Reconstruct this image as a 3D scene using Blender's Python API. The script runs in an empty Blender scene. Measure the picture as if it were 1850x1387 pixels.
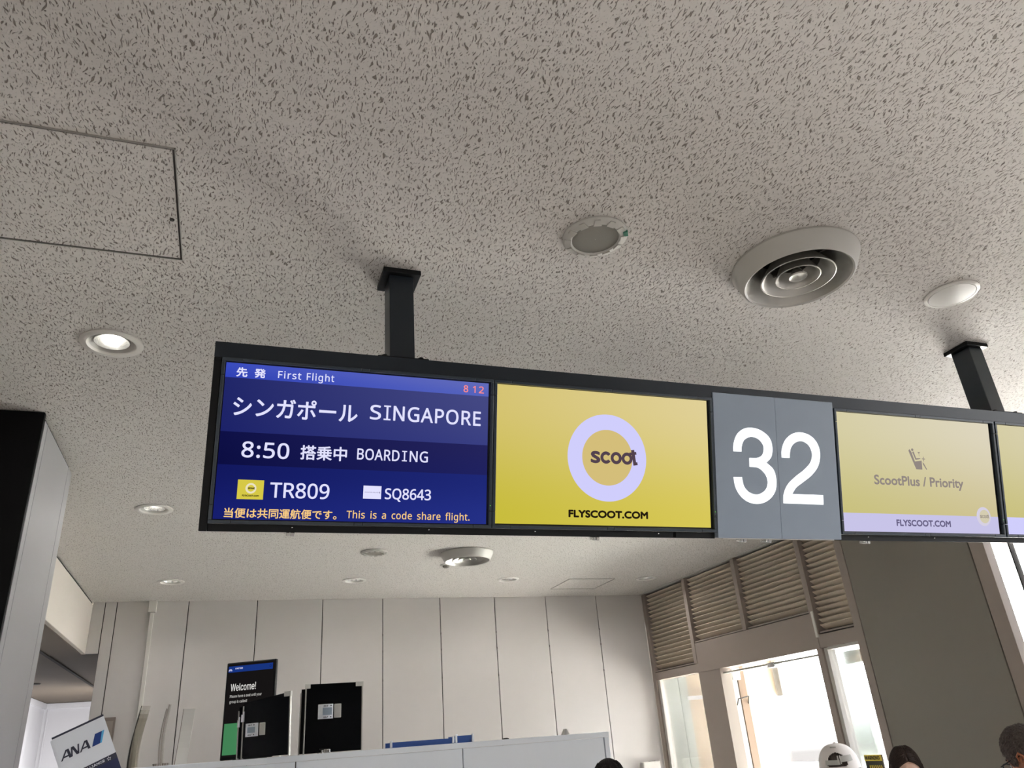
import bpy, bmesh, math, random, os
from mathutils import Vector, Matrix
random.seed(7)
R = math.radians
SC = bpy.context.scene
COL = SC.collection

# ------------------------------------------------------------------ camera
CAM_Z = 1.70
YAW, PITCH, ROLL, FPX = R(20.969), R(25.155), R(-4.5404), 1382.63
_f = Vector((math.sin(YAW)*math.cos(PITCH), math.cos(YAW)*math.cos(PITCH), math.sin(PITCH)))
_r = Vector((math.cos(YAW), -math.sin(YAW), 0)); _u = _r.cross(_f)
_r, _u = _r*math.cos(ROLL)+_u*math.sin(ROLL), -_r*math.sin(ROLL)+_u*math.cos(ROLL)
cam_d = bpy.data.cameras.new('camera'); cam = bpy.data.objects.new('camera', cam_d); COL.objects.link(cam)
cam_d.sensor_fit = 'HORIZONTAL'; cam_d.sensor_width = 36.0; cam_d.lens = FPX/1850*36.0
cam_d.clip_start = 0.05; cam_d.clip_end = 500
cam.matrix_world = Matrix((( _r.x, _u.x, -_f.x, 0), (_r.y, _u.y, -_f.y, 0), (_r.z, _u.z, -_f.z, CAM_Z), (0, 0, 0, 1)))
SC.camera = cam

# ------------------------------------------------------------------ colour management
SC.view_settings.view_transform = 'Standard'
SC.view_settings.look = 'None'
SC.view_settings.gamma = 1.0
SC.view_settings.use_curve_mapping = False
SC.view_settings.exposure = 0.0
SC.cycles.use_denoising = True
SC.cycles.max_bounces = 10
SC.cycles.diffuse_bounces = 6
SC.cycles.transparent_max_bounces = 16
SC.cycles.sample_clamp_indirect = 0.0

def lin(c):
    if isinstance(c, str):
        c = tuple(int(c[i:i+2], 16) for i in (0, 2, 4))
    def g(x):
        x /= 255.0
        return x/12.92 if x <= 0.04045 else ((x+0.055)/1.055)**2.4
    return tuple(g(x) for x in c)+(1.0,)

# ------------------------------------------------------------------ world: bright overcast sky over a pale apron
SKY, APRON, SUNWARD = 7.2, 0.8, 1.6   # SUNWARD: how much brighter the sky is towards the hidden sun, beyond the door
W = bpy.data.worlds.new('sky'); SC.world = W; W.use_nodes = True
nt = W.node_tree; nt.nodes.clear()
o = nt.nodes.new('ShaderNodeOutputWorld'); bg = nt.nodes.new('ShaderNodeBackground')
tc = nt.nodes.new('ShaderNodeTexCoord'); sp = nt.nodes.new('ShaderNodeSeparateXYZ')
rp = nt.nodes.new('ShaderNodeValToRGB'); mp = nt.nodes.new('ShaderNodeMath'); mp.operation = 'MULTIPLY_ADD'
mp.inputs[1].default_value = 0.5; mp.inputs[2].default_value = 0.5
nt.links.new(tc.outputs['Generated'], sp.inputs[0]); nt.links.new(sp.outputs['Z'], mp.inputs[0])
nt.links.new(mp.outputs[0], rp.inputs[0]); nt.links.new(rp.outputs[0], bg.inputs[0]); nt.links.new(bg.outputs[0], o.inputs[0])
e = rp.color_ramp.elements
k = APRON/SKY
e[0].position = 0.0; e[0].color = (1.0*k, 0.98*k, 0.96*k, 1)
e[1].position = 1.0; e[1].color = (0.86, 0.94, 1.0, 1)
a = e.new(0.485); a.color = (1.0*k, 0.99*k, 0.97*k, 1)
a = e.new(0.52); a.color = (0.95, 0.98, 1.0, 1)
vd = nt.nodes.new('ShaderNodeVectorMath'); vd.operation = 'DOT_PRODUCT'; vd.inputs[1].default_value = (0.69, 0.72, 0.0)
cl_ = nt.nodes.new('ShaderNodeMath'); cl_.operation = 'MAXIMUM'; cl_.inputs[1].default_value = 0.0
pw_ = nt.nodes.new('ShaderNodeMath'); pw_.operation = 'POWER'; pw_.inputs[1].default_value = 6.0
ma_ = nt.nodes.new('ShaderNodeMath'); ma_.operation = 'MULTIPLY_ADD'; ma_.inputs[1].default_value = SKY*SUNWARD; ma_.inputs[2].default_value = SKY
nt.links.new(tc.outputs['Generated'], vd.inputs[0]); nt.links.new(vd.outputs['Value'], cl_.inputs[0]); nt.links.new(cl_.outputs[0], pw_.inputs[0])
nt.links.new(pw_.outputs[0], ma_.inputs[0]); nt.links.new(ma_.outputs[0], bg.inputs[1])

DOWNLIGHT_W, CORRIDOR_W, HALL_FILL_W = 14, 25, 85
CORRIDOR_FILL = 75
def area(name, loc, rot, sx, sy, power, col=(1, 1, 1), portal=False, spread=180):
    l = bpy.data.lights.new(name, 'AREA'); l.shape = 'RECTANGLE'; l.size = sx; l.size_y = sy
    l.energy = power; l.color = col; l.spread = R(spread)
    if portal: l.cycles.is_portal = True
    ob = bpy.data.objects.new(name, l); ob.location = loc; ob.rotation_euler = rot; COL.objects.link(ob)
    return ob
SUN_W = 200.0
sl = bpy.data.lights.new('sun', 'SUN'); sl.energy = SUN_W; sl.angle = R(0.6); sl.color = (1.0, 0.985, 0.96)
sun = bpy.data.objects.new('sun', sl); COL.objects.link(sun)
sun.rotation_euler = Vector((-0.01, math.cos(R(58)), math.sin(R(58)))).to_track_quat('Z', 'Y').to_euler()
def spot(name, loc, power, angle=165, radius=0.03, col=(1.0, 0.98, 0.955)):
    l = bpy.data.lights.new(name, 'SPOT'); l.energy = power; l.spot_size = R(angle); l.spot_blend = 0.9; l.shadow_soft_size = radius; l.color = col
    ob = bpy.data.objects.new(name, l); ob.location = loc; COL.objects.link(ob); return ob
# the room's own lit downlights, and two lamps in the low corridor beyond the bulkhead
for x, y in ((-0.492, 2.82), (-0.485, 4.971), (-0.493, 7.12), (1.04, 7.10), (2.516, 7.09), (4.02, 7.07)): spot('downlight_lamp', (x, y, 3.13), DOWNLIGHT_W)
for x in (-4.5, -2.5, -0.5, 1.5):  # unseen fill spots added behind the camera to lift the ambient light
    for y in (-6.0, -4.0, -2.0): spot('hall_fill_spot', (x, y, 3.13), HALL_FILL_W)
spot('corridor_lamp', (-1.42, 10.6, 2.66), CORRIDOR_W, 150); spot('corridor_lamp', (-1.45, 12.0, 2.66), CORRIDOR_W, 150)
# daylight portals in the window and door openings of the right-hand wall (they only guide the sky's own light)
area('window_portal', (4.58, -0.29, 1.6), (0, R(90), 0), 3.1, 7.6, 1, portal=True)
area('corridor_fill_light', (-1.10, 11.6, 1.5), (0, R(90), R(-20)), 1.8, 1.4, CORRIDOR_FILL)  # added fill for the corridor end wall; no window opens here
area('door_portal', (4.50, 6.0, 1.1), (0, R(90), 0), 2.3, 2.5, 1, portal=True)

# ------------------------------------------------------------------ materials
def mat(name, col, rough=0.6, metal=0.0, spec=0.5, var=0.0, vscale=3.0, bump=0.0, bscale=80.0, emit=None, es=1.0, coat=0.0):
    m = bpy.data.materials.new(name); m.use_nodes = True
    n = m.node_tree; b = n.nodes['Principled BSDF']
    c = lin(col)
    b.inputs['Base Color'].default_value = c; b.inputs['Roughness'].default_value = rough
    b.inputs['Metallic'].default_value = metal; b.inputs['Specular IOR Level'].default_value = spec
    b.inputs['Coat Weight'].default_value = coat
    if emit is not None:
        b.inputs['Emission Color'].default_value = lin(emit); b.inputs['Emission Strength'].default_value = es
    t = n.nodes.new('ShaderNodeTexCoord')
    if var:
        z = n.nodes.new('ShaderNodeTexNoise'); z.inputs['Scale'].default_value = vscale; z.inputs['Detail'].default_value = 3
        mx = n.nodes.new('ShaderNodeMix'); mx.data_type = 'RGBA'
        mx.inputs[6].default_value = tuple(x*(1-var) for x in c[:3])+(1,); mx.inputs[7].default_value = tuple(min(1, x*(1+var)) for x in c[:3])+(1,)
        n.links.new(t.outputs['Object'], z.inputs[0]); n.links.new(z.outputs[0], mx.inputs[0]); n.links.new(mx.outputs[2], b.inputs['Base Color'])
    if bump:
        z = n.nodes.new('ShaderNodeTexNoise'); z.inputs['Scale'].default_value = bscale; z.inputs['Detail'].default_value = 4
        bp = n.nodes.new('ShaderNodeBump'); bp.inputs['Strength'].default_value = bump; bp.inputs['Distance'].default_value = 0.002
        n.links.new(t.outputs['Object'], z.inputs[0]); n.links.new(z.outputs[0], bp.inputs['Height']); n.links.new(bp.outputs[0], b.inputs['Normal'])
    return m

def emis(name, col, s=1.0):
    m = bpy.data.materials.new(name); m.use_nodes = True
    n = m.node_tree; n.nodes.clear()
    o = n.nodes.new('ShaderNodeOutputMaterial'); e = n.nodes.new('ShaderNodeEmission')
    e.inputs[0].default_value = lin(col); e.inputs[1].default_value = s
    n.links.new(e.outputs[0], o.inputs[0])
    return m

def glass(name, tint, refl=0.06, rough=0.0):
    m = bpy.data.materials.new(name); m.use_nodes = True
    n = m.node_tree; n.nodes.clear()
    o = n.nodes.new('ShaderNodeOutputMaterial'); t = n.nodes.new('ShaderNodeBsdfTransparent'); g = n.nodes.new('ShaderNodeBsdfGlossy')
    f = n.nodes.new('ShaderNodeFresnel'); f.inputs[0].default_value = 1.35
    mu = n.nodes.new('ShaderNodeMath'); mu.operation = 'MULTIPLY_ADD'; mu.inputs[1].default_value = 0.7; mu.inputs[2].default_value = refl*0.3
    mx = n.nodes.new('ShaderNodeMixShader')
    t.inputs[0].default_value = lin(tint); g.inputs['Roughness'].default_value = rough
    n.links.new(f.outputs[0], mu.inputs[0]); n.links.new(mu.outputs[0], mx.inputs[0])
    n.links.new(t.outputs[0], mx.inputs[1]); n.links.new(g.outputs[0], mx.inputs[2]); n.links.new(mx.outputs[0], o.inputs[0])
    return m

def washed_screen(name, c00, c10, c01, c11, u0, u1, v0, v1):
    """a lit screen with window glare and off-angle wash put in as a blend of four corner colours (lower left, lower right, upper left, upper right)"""
    m = bpy.data.materials.new(name); m.use_nodes = True
    n = m.node_tree; n.nodes.clear()
    o = n.nodes.new('ShaderNodeOutputMaterial'); e = n.nodes.new('ShaderNodeEmission')
    t = n.nodes.new('ShaderNodeTexCoord'); s = n.nodes.new('ShaderNodeSeparateXYZ'); n.links.new(t.outputs['Object'], s.inputs[0])
    fac = []
    for ax, lo, hi in (('X', u0, u1), ('Y', v0, v1)):
        q = n.nodes.new('ShaderNodeMapRange'); q.inputs[1].default_value = lo; q.inputs[2].default_value = hi
        q.interpolation_type = 'SMOOTHSTEP' if ax == 'Y' else 'LINEAR'
        n.links.new(s.outputs[ax], q.inputs[0]); fac.append(q.outputs[0])
    def mix(f, a, b):
        x = n.nodes.new('ShaderNodeMix'); x.data_type = 'RGBA'; n.links.new(f, x.inputs[0])
        for k, v in ((6, a), (7, b)):
            if isinstance(v, tuple): x.inputs[k].default_value = v
            else: n.links.new(v, x.inputs[k])
        return x.outputs[2]
    lo = mix(fac[0], lin(c00), lin(c10)); hi = mix(fac[0], lin(c01), lin(c11))
    n.links.new(mix(fac[1], lo, hi), e.inputs[0]); n.links.new(e.outputs[0], o.inputs[0])  # glare and off-angle wash goes into the emitted colour
    return m

def ceiling_mat():
    m = bpy.data.materials.new('fissured_ceiling_board'); m.use_nodes = True
    n = m.node_tree; b = n.nodes['Principled BSDF']; L = n.links
    b.inputs['Roughness'].default_value = 0.9; b.inputs['Specular IOR Level'].default_value = 0.1
    t = n.nodes.new('ShaderNodeTexCoord')
    geo = n.nodes.new('ShaderNodeNewGeometry')
    P = geo.outputs['Position']
    wz = n.nodes.new('ShaderNodeTexNoise'); wz.inputs['Scale'].default_value = 9; wz.inputs['Detail'].default_value = 2
    L.new(P, wz.inputs[0])
    wv = n.nodes.new('ShaderNodeVectorMath'); wv.operation = 'MULTIPLY_ADD'; wv.inputs[1].default_value = (0.05, 0.05, 0.0)
    L.new(wz.outputs['Color'], wv.inputs[0]); L.new(P, wv.inputs[2])
    wz2 = n.nodes.new('ShaderNodeTexNoise'); wz2.inputs['Scale'].default_value = 45; wz2.inputs['Detail'].default_value = 1
    L.new(P, wz2.inputs[0])
    wv2 = n.nodes.new('ShaderNodeVectorMath'); wv2.operation = 'MULTIPLY_ADD'; wv2.inputs[1].default_value = (0.010, 0.010, 0.0)
    L.new(wz2.outputs['Color'], wv2.inputs[0]); L.new(wv.outputs[0], wv2.inputs[2])
    def layer(rot, sx, sy, thr, soft, det, src):
        mp = n.nodes.new('ShaderNodeMapping'); mp.inputs['Rotation'].default_value = (0, 0, rot); mp.inputs['Scale'].default_value = (sx, sy, 0.0)
        L.new(src, mp.inputs[0])
        z = n.nodes.new('ShaderNodeTexNoise'); z.inputs['Scale'].default_value = 1.0; z.inputs['Detail'].default_value = det; z.inputs['Roughness'].default_value = 0.45
        L.new(mp.outputs[0], z.inputs[0])
        q = n.nodes.new('ShaderNodeMapRange'); q.inputs[1].default_value = thr; q.inputs[2].default_value = thr+soft
        L.new(z.outputs[0], q.inputs[0])
        return q.outputs[0]
    f1 = layer(R(-14), 205, 50, 0.675, 0.06, 0.0, wv2.outputs[0])     # worm-like fissures
    f2 = layer(R(-20), 320, 95, 0.70, 0.06, 0.0, wv2.outputs[0])     # short ones
    f3 = layer(0.0, 340, 340, 0.74, 0.05, 0.0, P)                     # pin holes
    mx = n.nodes.new('ShaderNodeMath'); mx.operation = 'MAXIMUM'; L.new(f1, mx.inputs[0]); L.new(f2, mx.inputs[1])
    m3 = n.nodes.new('ShaderNodeMath'); m3.operation = 'MULTIPLY'; m3.inputs[1].default_value = 0.4; L.new(f3, m3.inputs[0])
    m2 = n.nodes.new('ShaderNodeMath'); m2.operation = 'MAXIMUM'; L.new(mx.outputs[0], m2.inputs[0]); L.new(m3.outputs[0], m2.inputs[1])
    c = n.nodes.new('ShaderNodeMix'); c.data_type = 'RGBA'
    c.inputs[6].default_value = lin((207, 203, 198)); c.inputs[7].default_value = lin((134, 127, 119))  # pits painted darker: the shade inside them is put into the base colour
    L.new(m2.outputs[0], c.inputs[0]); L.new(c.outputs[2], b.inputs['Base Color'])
    bp = n.nodes.new('ShaderNodeBump'); bp.invert = True; bp.inputs['Strength'].default_value = 0.9; bp.inputs['Distance'].default_value = 0.004
    L.new(m2.outputs[0], bp.inputs['Height']); L.new(bp.outputs[0], b.inputs['Normal'])
    return m

M = dict(
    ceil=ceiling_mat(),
    wall=mat('wall_panel_paint', (212, 208, 205), 0.45, var=0.02, vscale=1.2, spec=0.4),
    hallwall=mat('dark_hall_wall', (96, 92, 90), 0.7, var=0.03),
    bulk=mat('bulkhead_paint', (190, 183, 175), 0.8, var=0.02),
    pier=mat('grey_pier_panel', (146, 145, 147), 0.5, var=0.015),
    white=mat('white_panel', (214, 213, 216), 0.5, var=0.015),
    cream=mat('cream_plaster', (212, 206, 199), 0.8, var=0.02),
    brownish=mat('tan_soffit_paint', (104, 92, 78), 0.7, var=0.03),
    corrfloor=mat('dark_corridor_carpet', (84, 80, 76), 0.9, var=0.1, vscale=30),
    dark=mat('dark_void', (14, 13, 12), 0.9),
    seam=mat('seam_rubber', (58, 54, 50), 0.8),
    black_panel=mat('black_wall_panel', (7, 7, 8), 0.5, spec=0.15, var=0.2),
    taupe=mat('taupe_metal_paint', (156, 144, 135), 0.5, spec=0.4, var=0.02),
    slat=mat('taupe_louvre_slat', (206, 192, 174), 0.5, spec=0.4, var=0.03),
    olive=mat('grey_column_panel', (134, 128, 118), 0.5, var=0.02, spec=0.4),
    floor=mat('pale_carpet', (172, 167, 162), 0.9, var=0.08, vscale=40),
    black=mat('black_powder_coat', (15, 17, 19), 0.45, spec=0.28, bump=0.05),
    fascia=mat('charcoal_fascia_paint', (27, 35, 43), 0.32, spec=0.5),
    bezel=mat('charcoal_bezel', (56, 66, 76), 0.2, spec=0.75),
    gap=mat('bezel_gap', (3, 3, 3), 0.6),
    steel=mat('gate_box_grey', (148, 162, 178), 0.35, spec=0.6, var=0.02),
    chrome=mat('bright_metal', (210, 210, 208), 0.22, metal=1.0),
    plate=mat('white_plastic', (214, 211, 205), 0.45),
    plate_g=mat('grey_white_plastic', (190, 188, 182), 0.5),
    silver=mat('satin_aluminium', (186, 184, 178), 0.42, metal=0.75),
    mesh=mat('grey_speaker_cloth', (128, 124, 117), 0.7, bump=0.5, bscale=600),
    green=mat('green_tag', (20, 110, 84), 0.5),
    lamp=emis('lamp_glow', (255, 250, 240), 14.0),
    reflector=mat('lamp_reflector', (205, 205, 203), 0.25, metal=0.9),
    counter=mat('white_counter_laminate', (238, 243, 248), 0.4, spec=0.4),
    ablack=mat('gloss_black_board', (7, 9, 12), 0.10, spec=0.16),
    corner=mat('grey_corner_bracket', (200, 200, 194), 0.4),
    blue=mat('blue_folder', (58, 92, 160), 0.35),
    navy=mat('navy_print', (34, 42, 82), 0.4),
    ink=mat('dark_print', (52, 54, 72), 0.5),
    signwhite=mat('white_sign_face', (236, 240, 246), 0.35),
    anablue=mat('deep_blue_print', (30, 62, 134), 0.4),
    anasky=mat('sky_blue_print', (90, 178, 226), 0.4),
    yellow=mat('yellow_sticker', (222, 196, 72), 0.5),
    stick=mat('dark_sticker', (62, 60, 48), 0.5),
    pale=mat('pale_bridge_wall', (158, 164, 160), 0.5, var=0.02),
    beige=mat('beige_bridge_wall', (164, 148, 128), 0.6, var=0.03),
    bridgefloor=mat('pale_bridge_floor', (226, 226, 222), 0.7, var=0.03),
    door_w=mat('lobby_door_white', (176, 176, 172), 0.5),
    brown=mat('tan_door_edge', (118, 98, 80), 0.5),
    glass=glass('clear_glass', (252, 251, 251)),
    acryl=glass('clear_acrylic', (249, 248, 246), 0.12, 0.08),
    milk=mat('milky_acrylic', (226, 224, 218), 0.35),
    frost=glass('greenish_glass', (240, 247, 243), 0.1, 0.1),
    notice=mat('grey_brown_frame', (132, 120, 114), 0.5),
)

# ------------------------------------------------------------------ mesh helpers
class MB:
    def __init__(s): s.v = []; s.f = []
    def add(s, v, f, tr=None):
        b = len(s.v)
        s.v += [tuple(tr @ Vector(p)) if tr else tuple(p) for p in v]
        s.f += [tuple(i+b for i in q) for q in f]
        return s
    def box(s, a, b, tr=None):
        x0, y0, z0 = (min(a[i], b[i]) for i in range(3)); x1, y1, z1 = (max(a[i], b[i]) for i in range(3))
        return s.add([(x0, y0, z0), (x1, y0, z0), (x1, y1, z0), (x0, y1, z0), (x0, y0, z1), (x1, y0, z1), (x1, y1, z1), (x0, y1, z1)],
                     [(3, 2, 1, 0), (4, 5, 6, 7), (0, 1, 5, 4), (1, 2, 6, 5), (2, 3, 7, 6), (3, 0, 4, 7)], tr)
    def lathe(s, prof, n=48, c=(0, 0, 0), tr=None, close=False):
        v, f = [], []; m = len(prof)
        for i in range(n):
            a = 2*math.pi*i/n
            for r, z in prof: v.append((c[0]+r*math.cos(a), c[1]+r*math.sin(a), c[2]+z))
        for i in range(n):
            j = (i+1) % n
            for k in range(m if close else m-1):
                l = (k+1) % m
                f.append((i*m+k, j*m+k, j*m+l, i*m+l))
        return s.add(v, f, tr)
    def disc(s, r, z, n=48, c=(0, 0, 0), tr=None):
        return s.add([(c[0]+r*math.cos(2*math.pi*i/n), c[1]+r*math.sin(2*math.pi*i/n), c[2]+z) for i in range(n)], [tuple(range(n))], tr)
    def prism(s, poly, z0, z1, tr=None):
        n = len(poly)
        v = [(x, y, z0) for x, y in poly]+[(x, y, z1) for x, y in poly]
        f = [tuple(reversed(range(n))), tuple(range(n, 2*n))]+[(i, (i+1) % n, n+(i+1) % n, n+i) for i in range(n)]
        return s.add(v, f, tr)
    def ring(s, cx, cy, ro, ri, z0, z1, a0=0, a1=360, n=64, tr=None):
        full = abs(a1-a0) >= 360
        pts = n if full else n+1
        v, f = [], []
        for i in range(pts):
            a = R(a0+(a1-a0)*i/n); c, q = math.cos(a), math.sin(a)
            v += [(cx+ro*c, cy+ro*q, z0), (cx+ri*c, cy+ri*q, z0), (cx+ro*c, cy+ro*q, z1), (cx+ri*c, cy+ri*q, z1)]
        for i in range(n):
            j = (i+1) % pts
            A, B = i*4, j*4
            f += [(A+2, B+2, B+3, A+3), (A, A+1, B+1, B), (A, B, B+2, A+2), (A+1, A+3, B+3, B+1)]
        if not full: f += [(0, 2, 3, 1), tuple(pts*4-4+k for k in (0, 1, 3, 2))]
        return s.add(v, f, tr)
    def tube(s, path, r, n=10, tr=None):
        path = [Vector(p) for p in path]; v, f = [], []
        rs = r if isinstance(r, (list, tuple)) else [r]*len(path)
        up = None
        for i, p in enumerate(path):
            d = (path[min(i+1, len(path)-1)]-path[max(i-1, 0)]).normalized()
            if up is None: up = d.orthogonal().normalized()
            up = (up-d*up.dot(d)).normalized(); sd = d.cross(up)
            for k in range(n):
                a = 2*math.pi*k/n; v.append(p+(up*math.cos(a)+sd*math.sin(a))*rs[i])
        for i in range(len(path)-1):
            for k in range(n):
                l = (k+1) % n; f.append((i*n+k, i*n+l, (i+1)*n+l, (i+1)*n+k))
        f += [tuple(reversed(range(n))), tuple(range((len(path)-1)*n, len(path)*n))]
        return s.add(v, f, tr)
    def build(s, name, m, parent=None, smooth=False, bevel=0.0):
        me = bpy.data.meshes.new(name); me.from_pydata(s.v, [], s.f); me.validate(); me.update()
        if m: me.materials.append(m)
        ob = bpy.data.objects.new(name, me); COL.objects.link(ob)
        if parent: ob.parent = parent
        if smooth:
            me.polygons.foreach_set('use_smooth', [True]*len(me.polygons)); me.set_sharp_from_angle(angle=R(38))
        if bevel:
            b = ob.modifiers.new('bevel', 'BEVEL'); b.width = bevel; b.segments = 2; b.limit_method = 'ANGLE'; b.harden_normals = False
        return ob

def tag(o, label, cat, group=None):
    o['label'] = label; o['category'] = cat
    if group: o['group'] = group
    return o
def thing(name, label, cat, loc=(0, 0, 0), rot=None, group=None):
    o = bpy.data.objects.new(name, None); COL.objects.link(o); o.empty_display_size = 0.05
    o.matrix_world = (Matrix.Translation(loc) @ rot.to_4x4()) if rot else Matrix.Translation(loc)
    return tag(o, label, cat, group)
def struct(o, label=None):
    o['kind'] = 'structure'
    if label: o['label'] = label
    return o
def dup(root, loc, label, group=None):
    r = root.copy(); COL.objects.link(r); r.location = loc; r['label'] = label
    if group: r['group'] = group
    for ch in list(root.children):
        c = ch.copy(); COL.objects.link(c); c.parent = r
        for g in list(ch.children):
            d = g.copy(); COL.objects.link(d); d.parent = c
    return r
def sbox(name, m, *boxes, bevel=0.0, parent=None):
    b = MB()
    for p, q in boxes: b.box(p, q)
    return b.build(name, m, parent, bevel=bevel)

# ------------------------------------------------------------------ lettering
FDIR = bpy.utils.system_resource('DATAFILES', path='fonts')
FONTS = {}
def font(n):
    if n not in FONTS:
        try: FONTS[n] = bpy.data.fonts.load(os.path.join(FDIR, n)) if n else None
        except Exception: FONTS[n] = None
    return FONTS[n]
INTER, SANS = 'Inter.woff2', 'NotoSansHebrew-Regular.woff2'
def raw_text(body, fnt=None, sc=1.0, sw=1.0):
    c = bpy.data.curves.new('lettering', 'FONT'); c.body = body; c.resolution_u = 4; c.space_character = sc; c.space_word = sw
    if font(fnt): c.font = font(fnt)
    o = bpy.data.objects.new('lettering', c); COL.objects.link(o)
    bpy.context.view_layer.update()
    me = bpy.data.meshes.new_from_object(o.evaluated_get(bpy.context.evaluated_depsgraph_get()))
    v = [tuple(p.co) for p in me.vertices]; f = [tuple(p.vertices) for p in me.polygons]
    bpy.data.objects.remove(o); bpy.data.curves.remove(c); bpy.data.meshes.remove(me)
    return v, f
CAPH = {}
def text(mb, body, u0, u1, v0, v1, fnt=None, mode='cap', bold=0.0, w=0.0, shear=0.0, tr=None, sc=1.0, sw=1.0):
    """lettering fitted to u0..u1 and, by its cap height ('cap'), x height ('x') or ink box ('ink'), to v0..v1"""
    v, f = raw_text(body, fnt, sc, sw)
    x0 = min(p[0] for p in v); x1 = max(p[0] for p in v)
    if mode == 'ink': y0 = min(p[1] for p in v); y1 = max(p[1] for p in v)
    else:
        key = (fnt, mode)
        if key not in CAPH: CAPH[key] = max(p[1] for p in raw_text('H' if mode == 'cap' else 'x', fnt)[0])
        y0, y1 = 0.0, CAPH[key]
    sx = (u1-u0-2*bold)/(x1-x0); sy = (v1-v0-2*bold)/(y1-y0)
    base = [(u0+bold+(p[0]-x0)*sx, v0+bold+(p[1]-y0)*sy) for p in v]
    base = [(x+shear*(y-v0), y) for x, y in base]
    offs = [(0, 0)] if not bold else [(bold*math.cos(k*math.pi/4), bold*math.sin(k*math.pi/4)) for k in range(8)]
    for i, (dx, dy) in enumerate(offs):
        mb.add([(x+dx, y+dy, w+i*0.000015) for x, y in base], f, tr)
    return mb

# ================================================================== THE SHELL
CZ = 3.15                       # ceiling height
WY, WX = 8.0185, 4.459          # back wall, right wall
DL = [(-0.492, 2.82), (-0.485, 4.971), (-0.493, 7.12), (1.04, 7.10), (2.516, 7.09), (4.02, 7.07)]   # downlights
DIFF = [(1.769, 1.766), (1.80, 6.04)]                                                             # air diffusers
cut = MB()
for x, y in DL: cut.lathe([(0.0005, -0.05), (0.078, -0.05), (0.078, 0.16), (0.0005, 0.16)], 48, (x, y, CZ))
for x, y in DIFF: cut.lathe([(0.0005, -0.05), (0.16, -0.05), (0.16, 0.2), (0.0005, 0.2)], 48, (x, y, CZ))
cutter = cut.build('cutter', None)
bmc = bmesh.new(); bmc.from_mesh(cutter.data); bmesh.ops.remove_doubles(bmc, verts=bmc.verts, dist=0.002)
bmesh.ops.holes_fill(bmc, edges=bmc.edges); bmesh.ops.recalc_face_normals(bmc, faces=bmc.faces); bmc.to_mesh(cutter.data); bmc.free()
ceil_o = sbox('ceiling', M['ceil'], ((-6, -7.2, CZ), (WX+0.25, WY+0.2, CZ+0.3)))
bo = ceil_o.modifiers.new('holes', 'BOOLEAN'); bo.object = cutter; bo.operation = 'DIFFERENCE'; bo.solver = 'EXACT'
bpy.context.view_layer.update()
me = bpy.data.meshes.new_from_object(ceil_o.evaluated_get(bpy.context.evaluated_depsgraph_get()))
ceil_o.modifiers.clear(); ceil_o.data = me
bpy.data.objects.remove(cutter)
struct(ceil_o, 'pale fissured mineral board ceiling')
struct(sbox('floor', M['floor'], ((-6, -7.2, -0.2), (WX+0.2, WY+0.03, 0))), 'pale carpet floor')
struct(sbox('floor_corridor', M['corrfloor'], ((-2.6, WY+0.03, -0.2), (-0.8, 13.4, 0))), 'dark corridor carpet')

# back wall of tall panels with open joints
b = MB(); edges = [-1.087, -0.989, -0.376, 0.244, 0.867, 1.467, 2.069, 2.671, 3.264, 3.876, WX]
for x0, x1 in zip(edges[:-1], edges[1:]): b.box((x0+0.004, WY, 0), (x1-0.004, WY+0.03, CZ))
b.box((-1.189, WY, 2.70), (-1.091, WY+0.03, CZ))
wb = b.build('wall_back', M['wall'], bevel=0.002); struct(wb, 'pale panelled back wall')
bk = sbox('joint_backing', M['seam'], ((-1.085, WY+0.012, 0), (WX, WY+0.05, CZ)), ((-1.19, WY+0.012, 2.70), (-1.085, WY+0.05, CZ)), parent=wb)
struct(sbox('wall_back_end', M['cream'], ((WX+0.001, WY+0.001, 0), (WX+0.14, 8.36, CZ))))
cl = MB()
for x in edges[1:-1]:
    for z in (0.5, 1.2, 2.35, 2.62, 2.78): cl.box((x-0.003, WY-0.002, z), (x+0.003, WY+0.012, z+0.02))
cl.build('joint_clip', M['seam'], wb)

# bulkhead and low corridor on the left
bk_ = struct(sbox('wall_left', M['bulk'], ((-1.49, 4.25, 2.70), (-1.189, WY+0.03, CZ-0.02)), bevel=0.004), 'cream bulkhead over the corridor mouth')
sbox('ceiling_reveal', M['dark'], ((-1.49, 4.25, CZ-0.03), (-1.20, WY+0.03, CZ)), parent=bk_)
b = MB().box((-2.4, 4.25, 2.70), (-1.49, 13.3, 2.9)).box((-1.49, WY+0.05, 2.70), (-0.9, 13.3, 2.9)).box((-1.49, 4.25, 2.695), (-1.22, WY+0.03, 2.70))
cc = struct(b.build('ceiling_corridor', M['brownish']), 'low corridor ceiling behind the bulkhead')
sbox('ceiling_groove', M['seam'], ((-1.50, 4.3, 2.688), (-1.47, 13.2, 2.70)), parent=cc)
MB().lathe([(0.001, -0.012), (0.05, -0.012), (0.06, 0.0)], 24, (-2.0, 10.4, 2.70)).build('ceiling_vent', M['seam'], cc)
struct(sbox('wall_corridor_left', M['white'], ((-2.6, 4.25, 0), (-2.37, 13.3, 2.70)), bevel=0.003))
struct(sbox('wall_corridor_end', M['white'], ((-2.37, 13.25, 0), (-0.9, 13.45, 2.70))))
struct(sbox('wall_corridor_right', M['white'], ((-1.085, WY+0.06, 0), (-0.9, 13.25, 2.70))))
struct(sbox('trim_1', M['white'], ((-2.37, 4.3, 2.62), (-2.345, 13.25, 2.695)), ((-2.345, 13.22, 2.62), (-1.085, 13.25, 2.695)), ((-2.33, 13.235, 0), (-2.31, 13.25, 2.62)), ((-1.36, 13.235, 0), (-1.33, 13.25, 2.62)), bevel=0.003))

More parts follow.
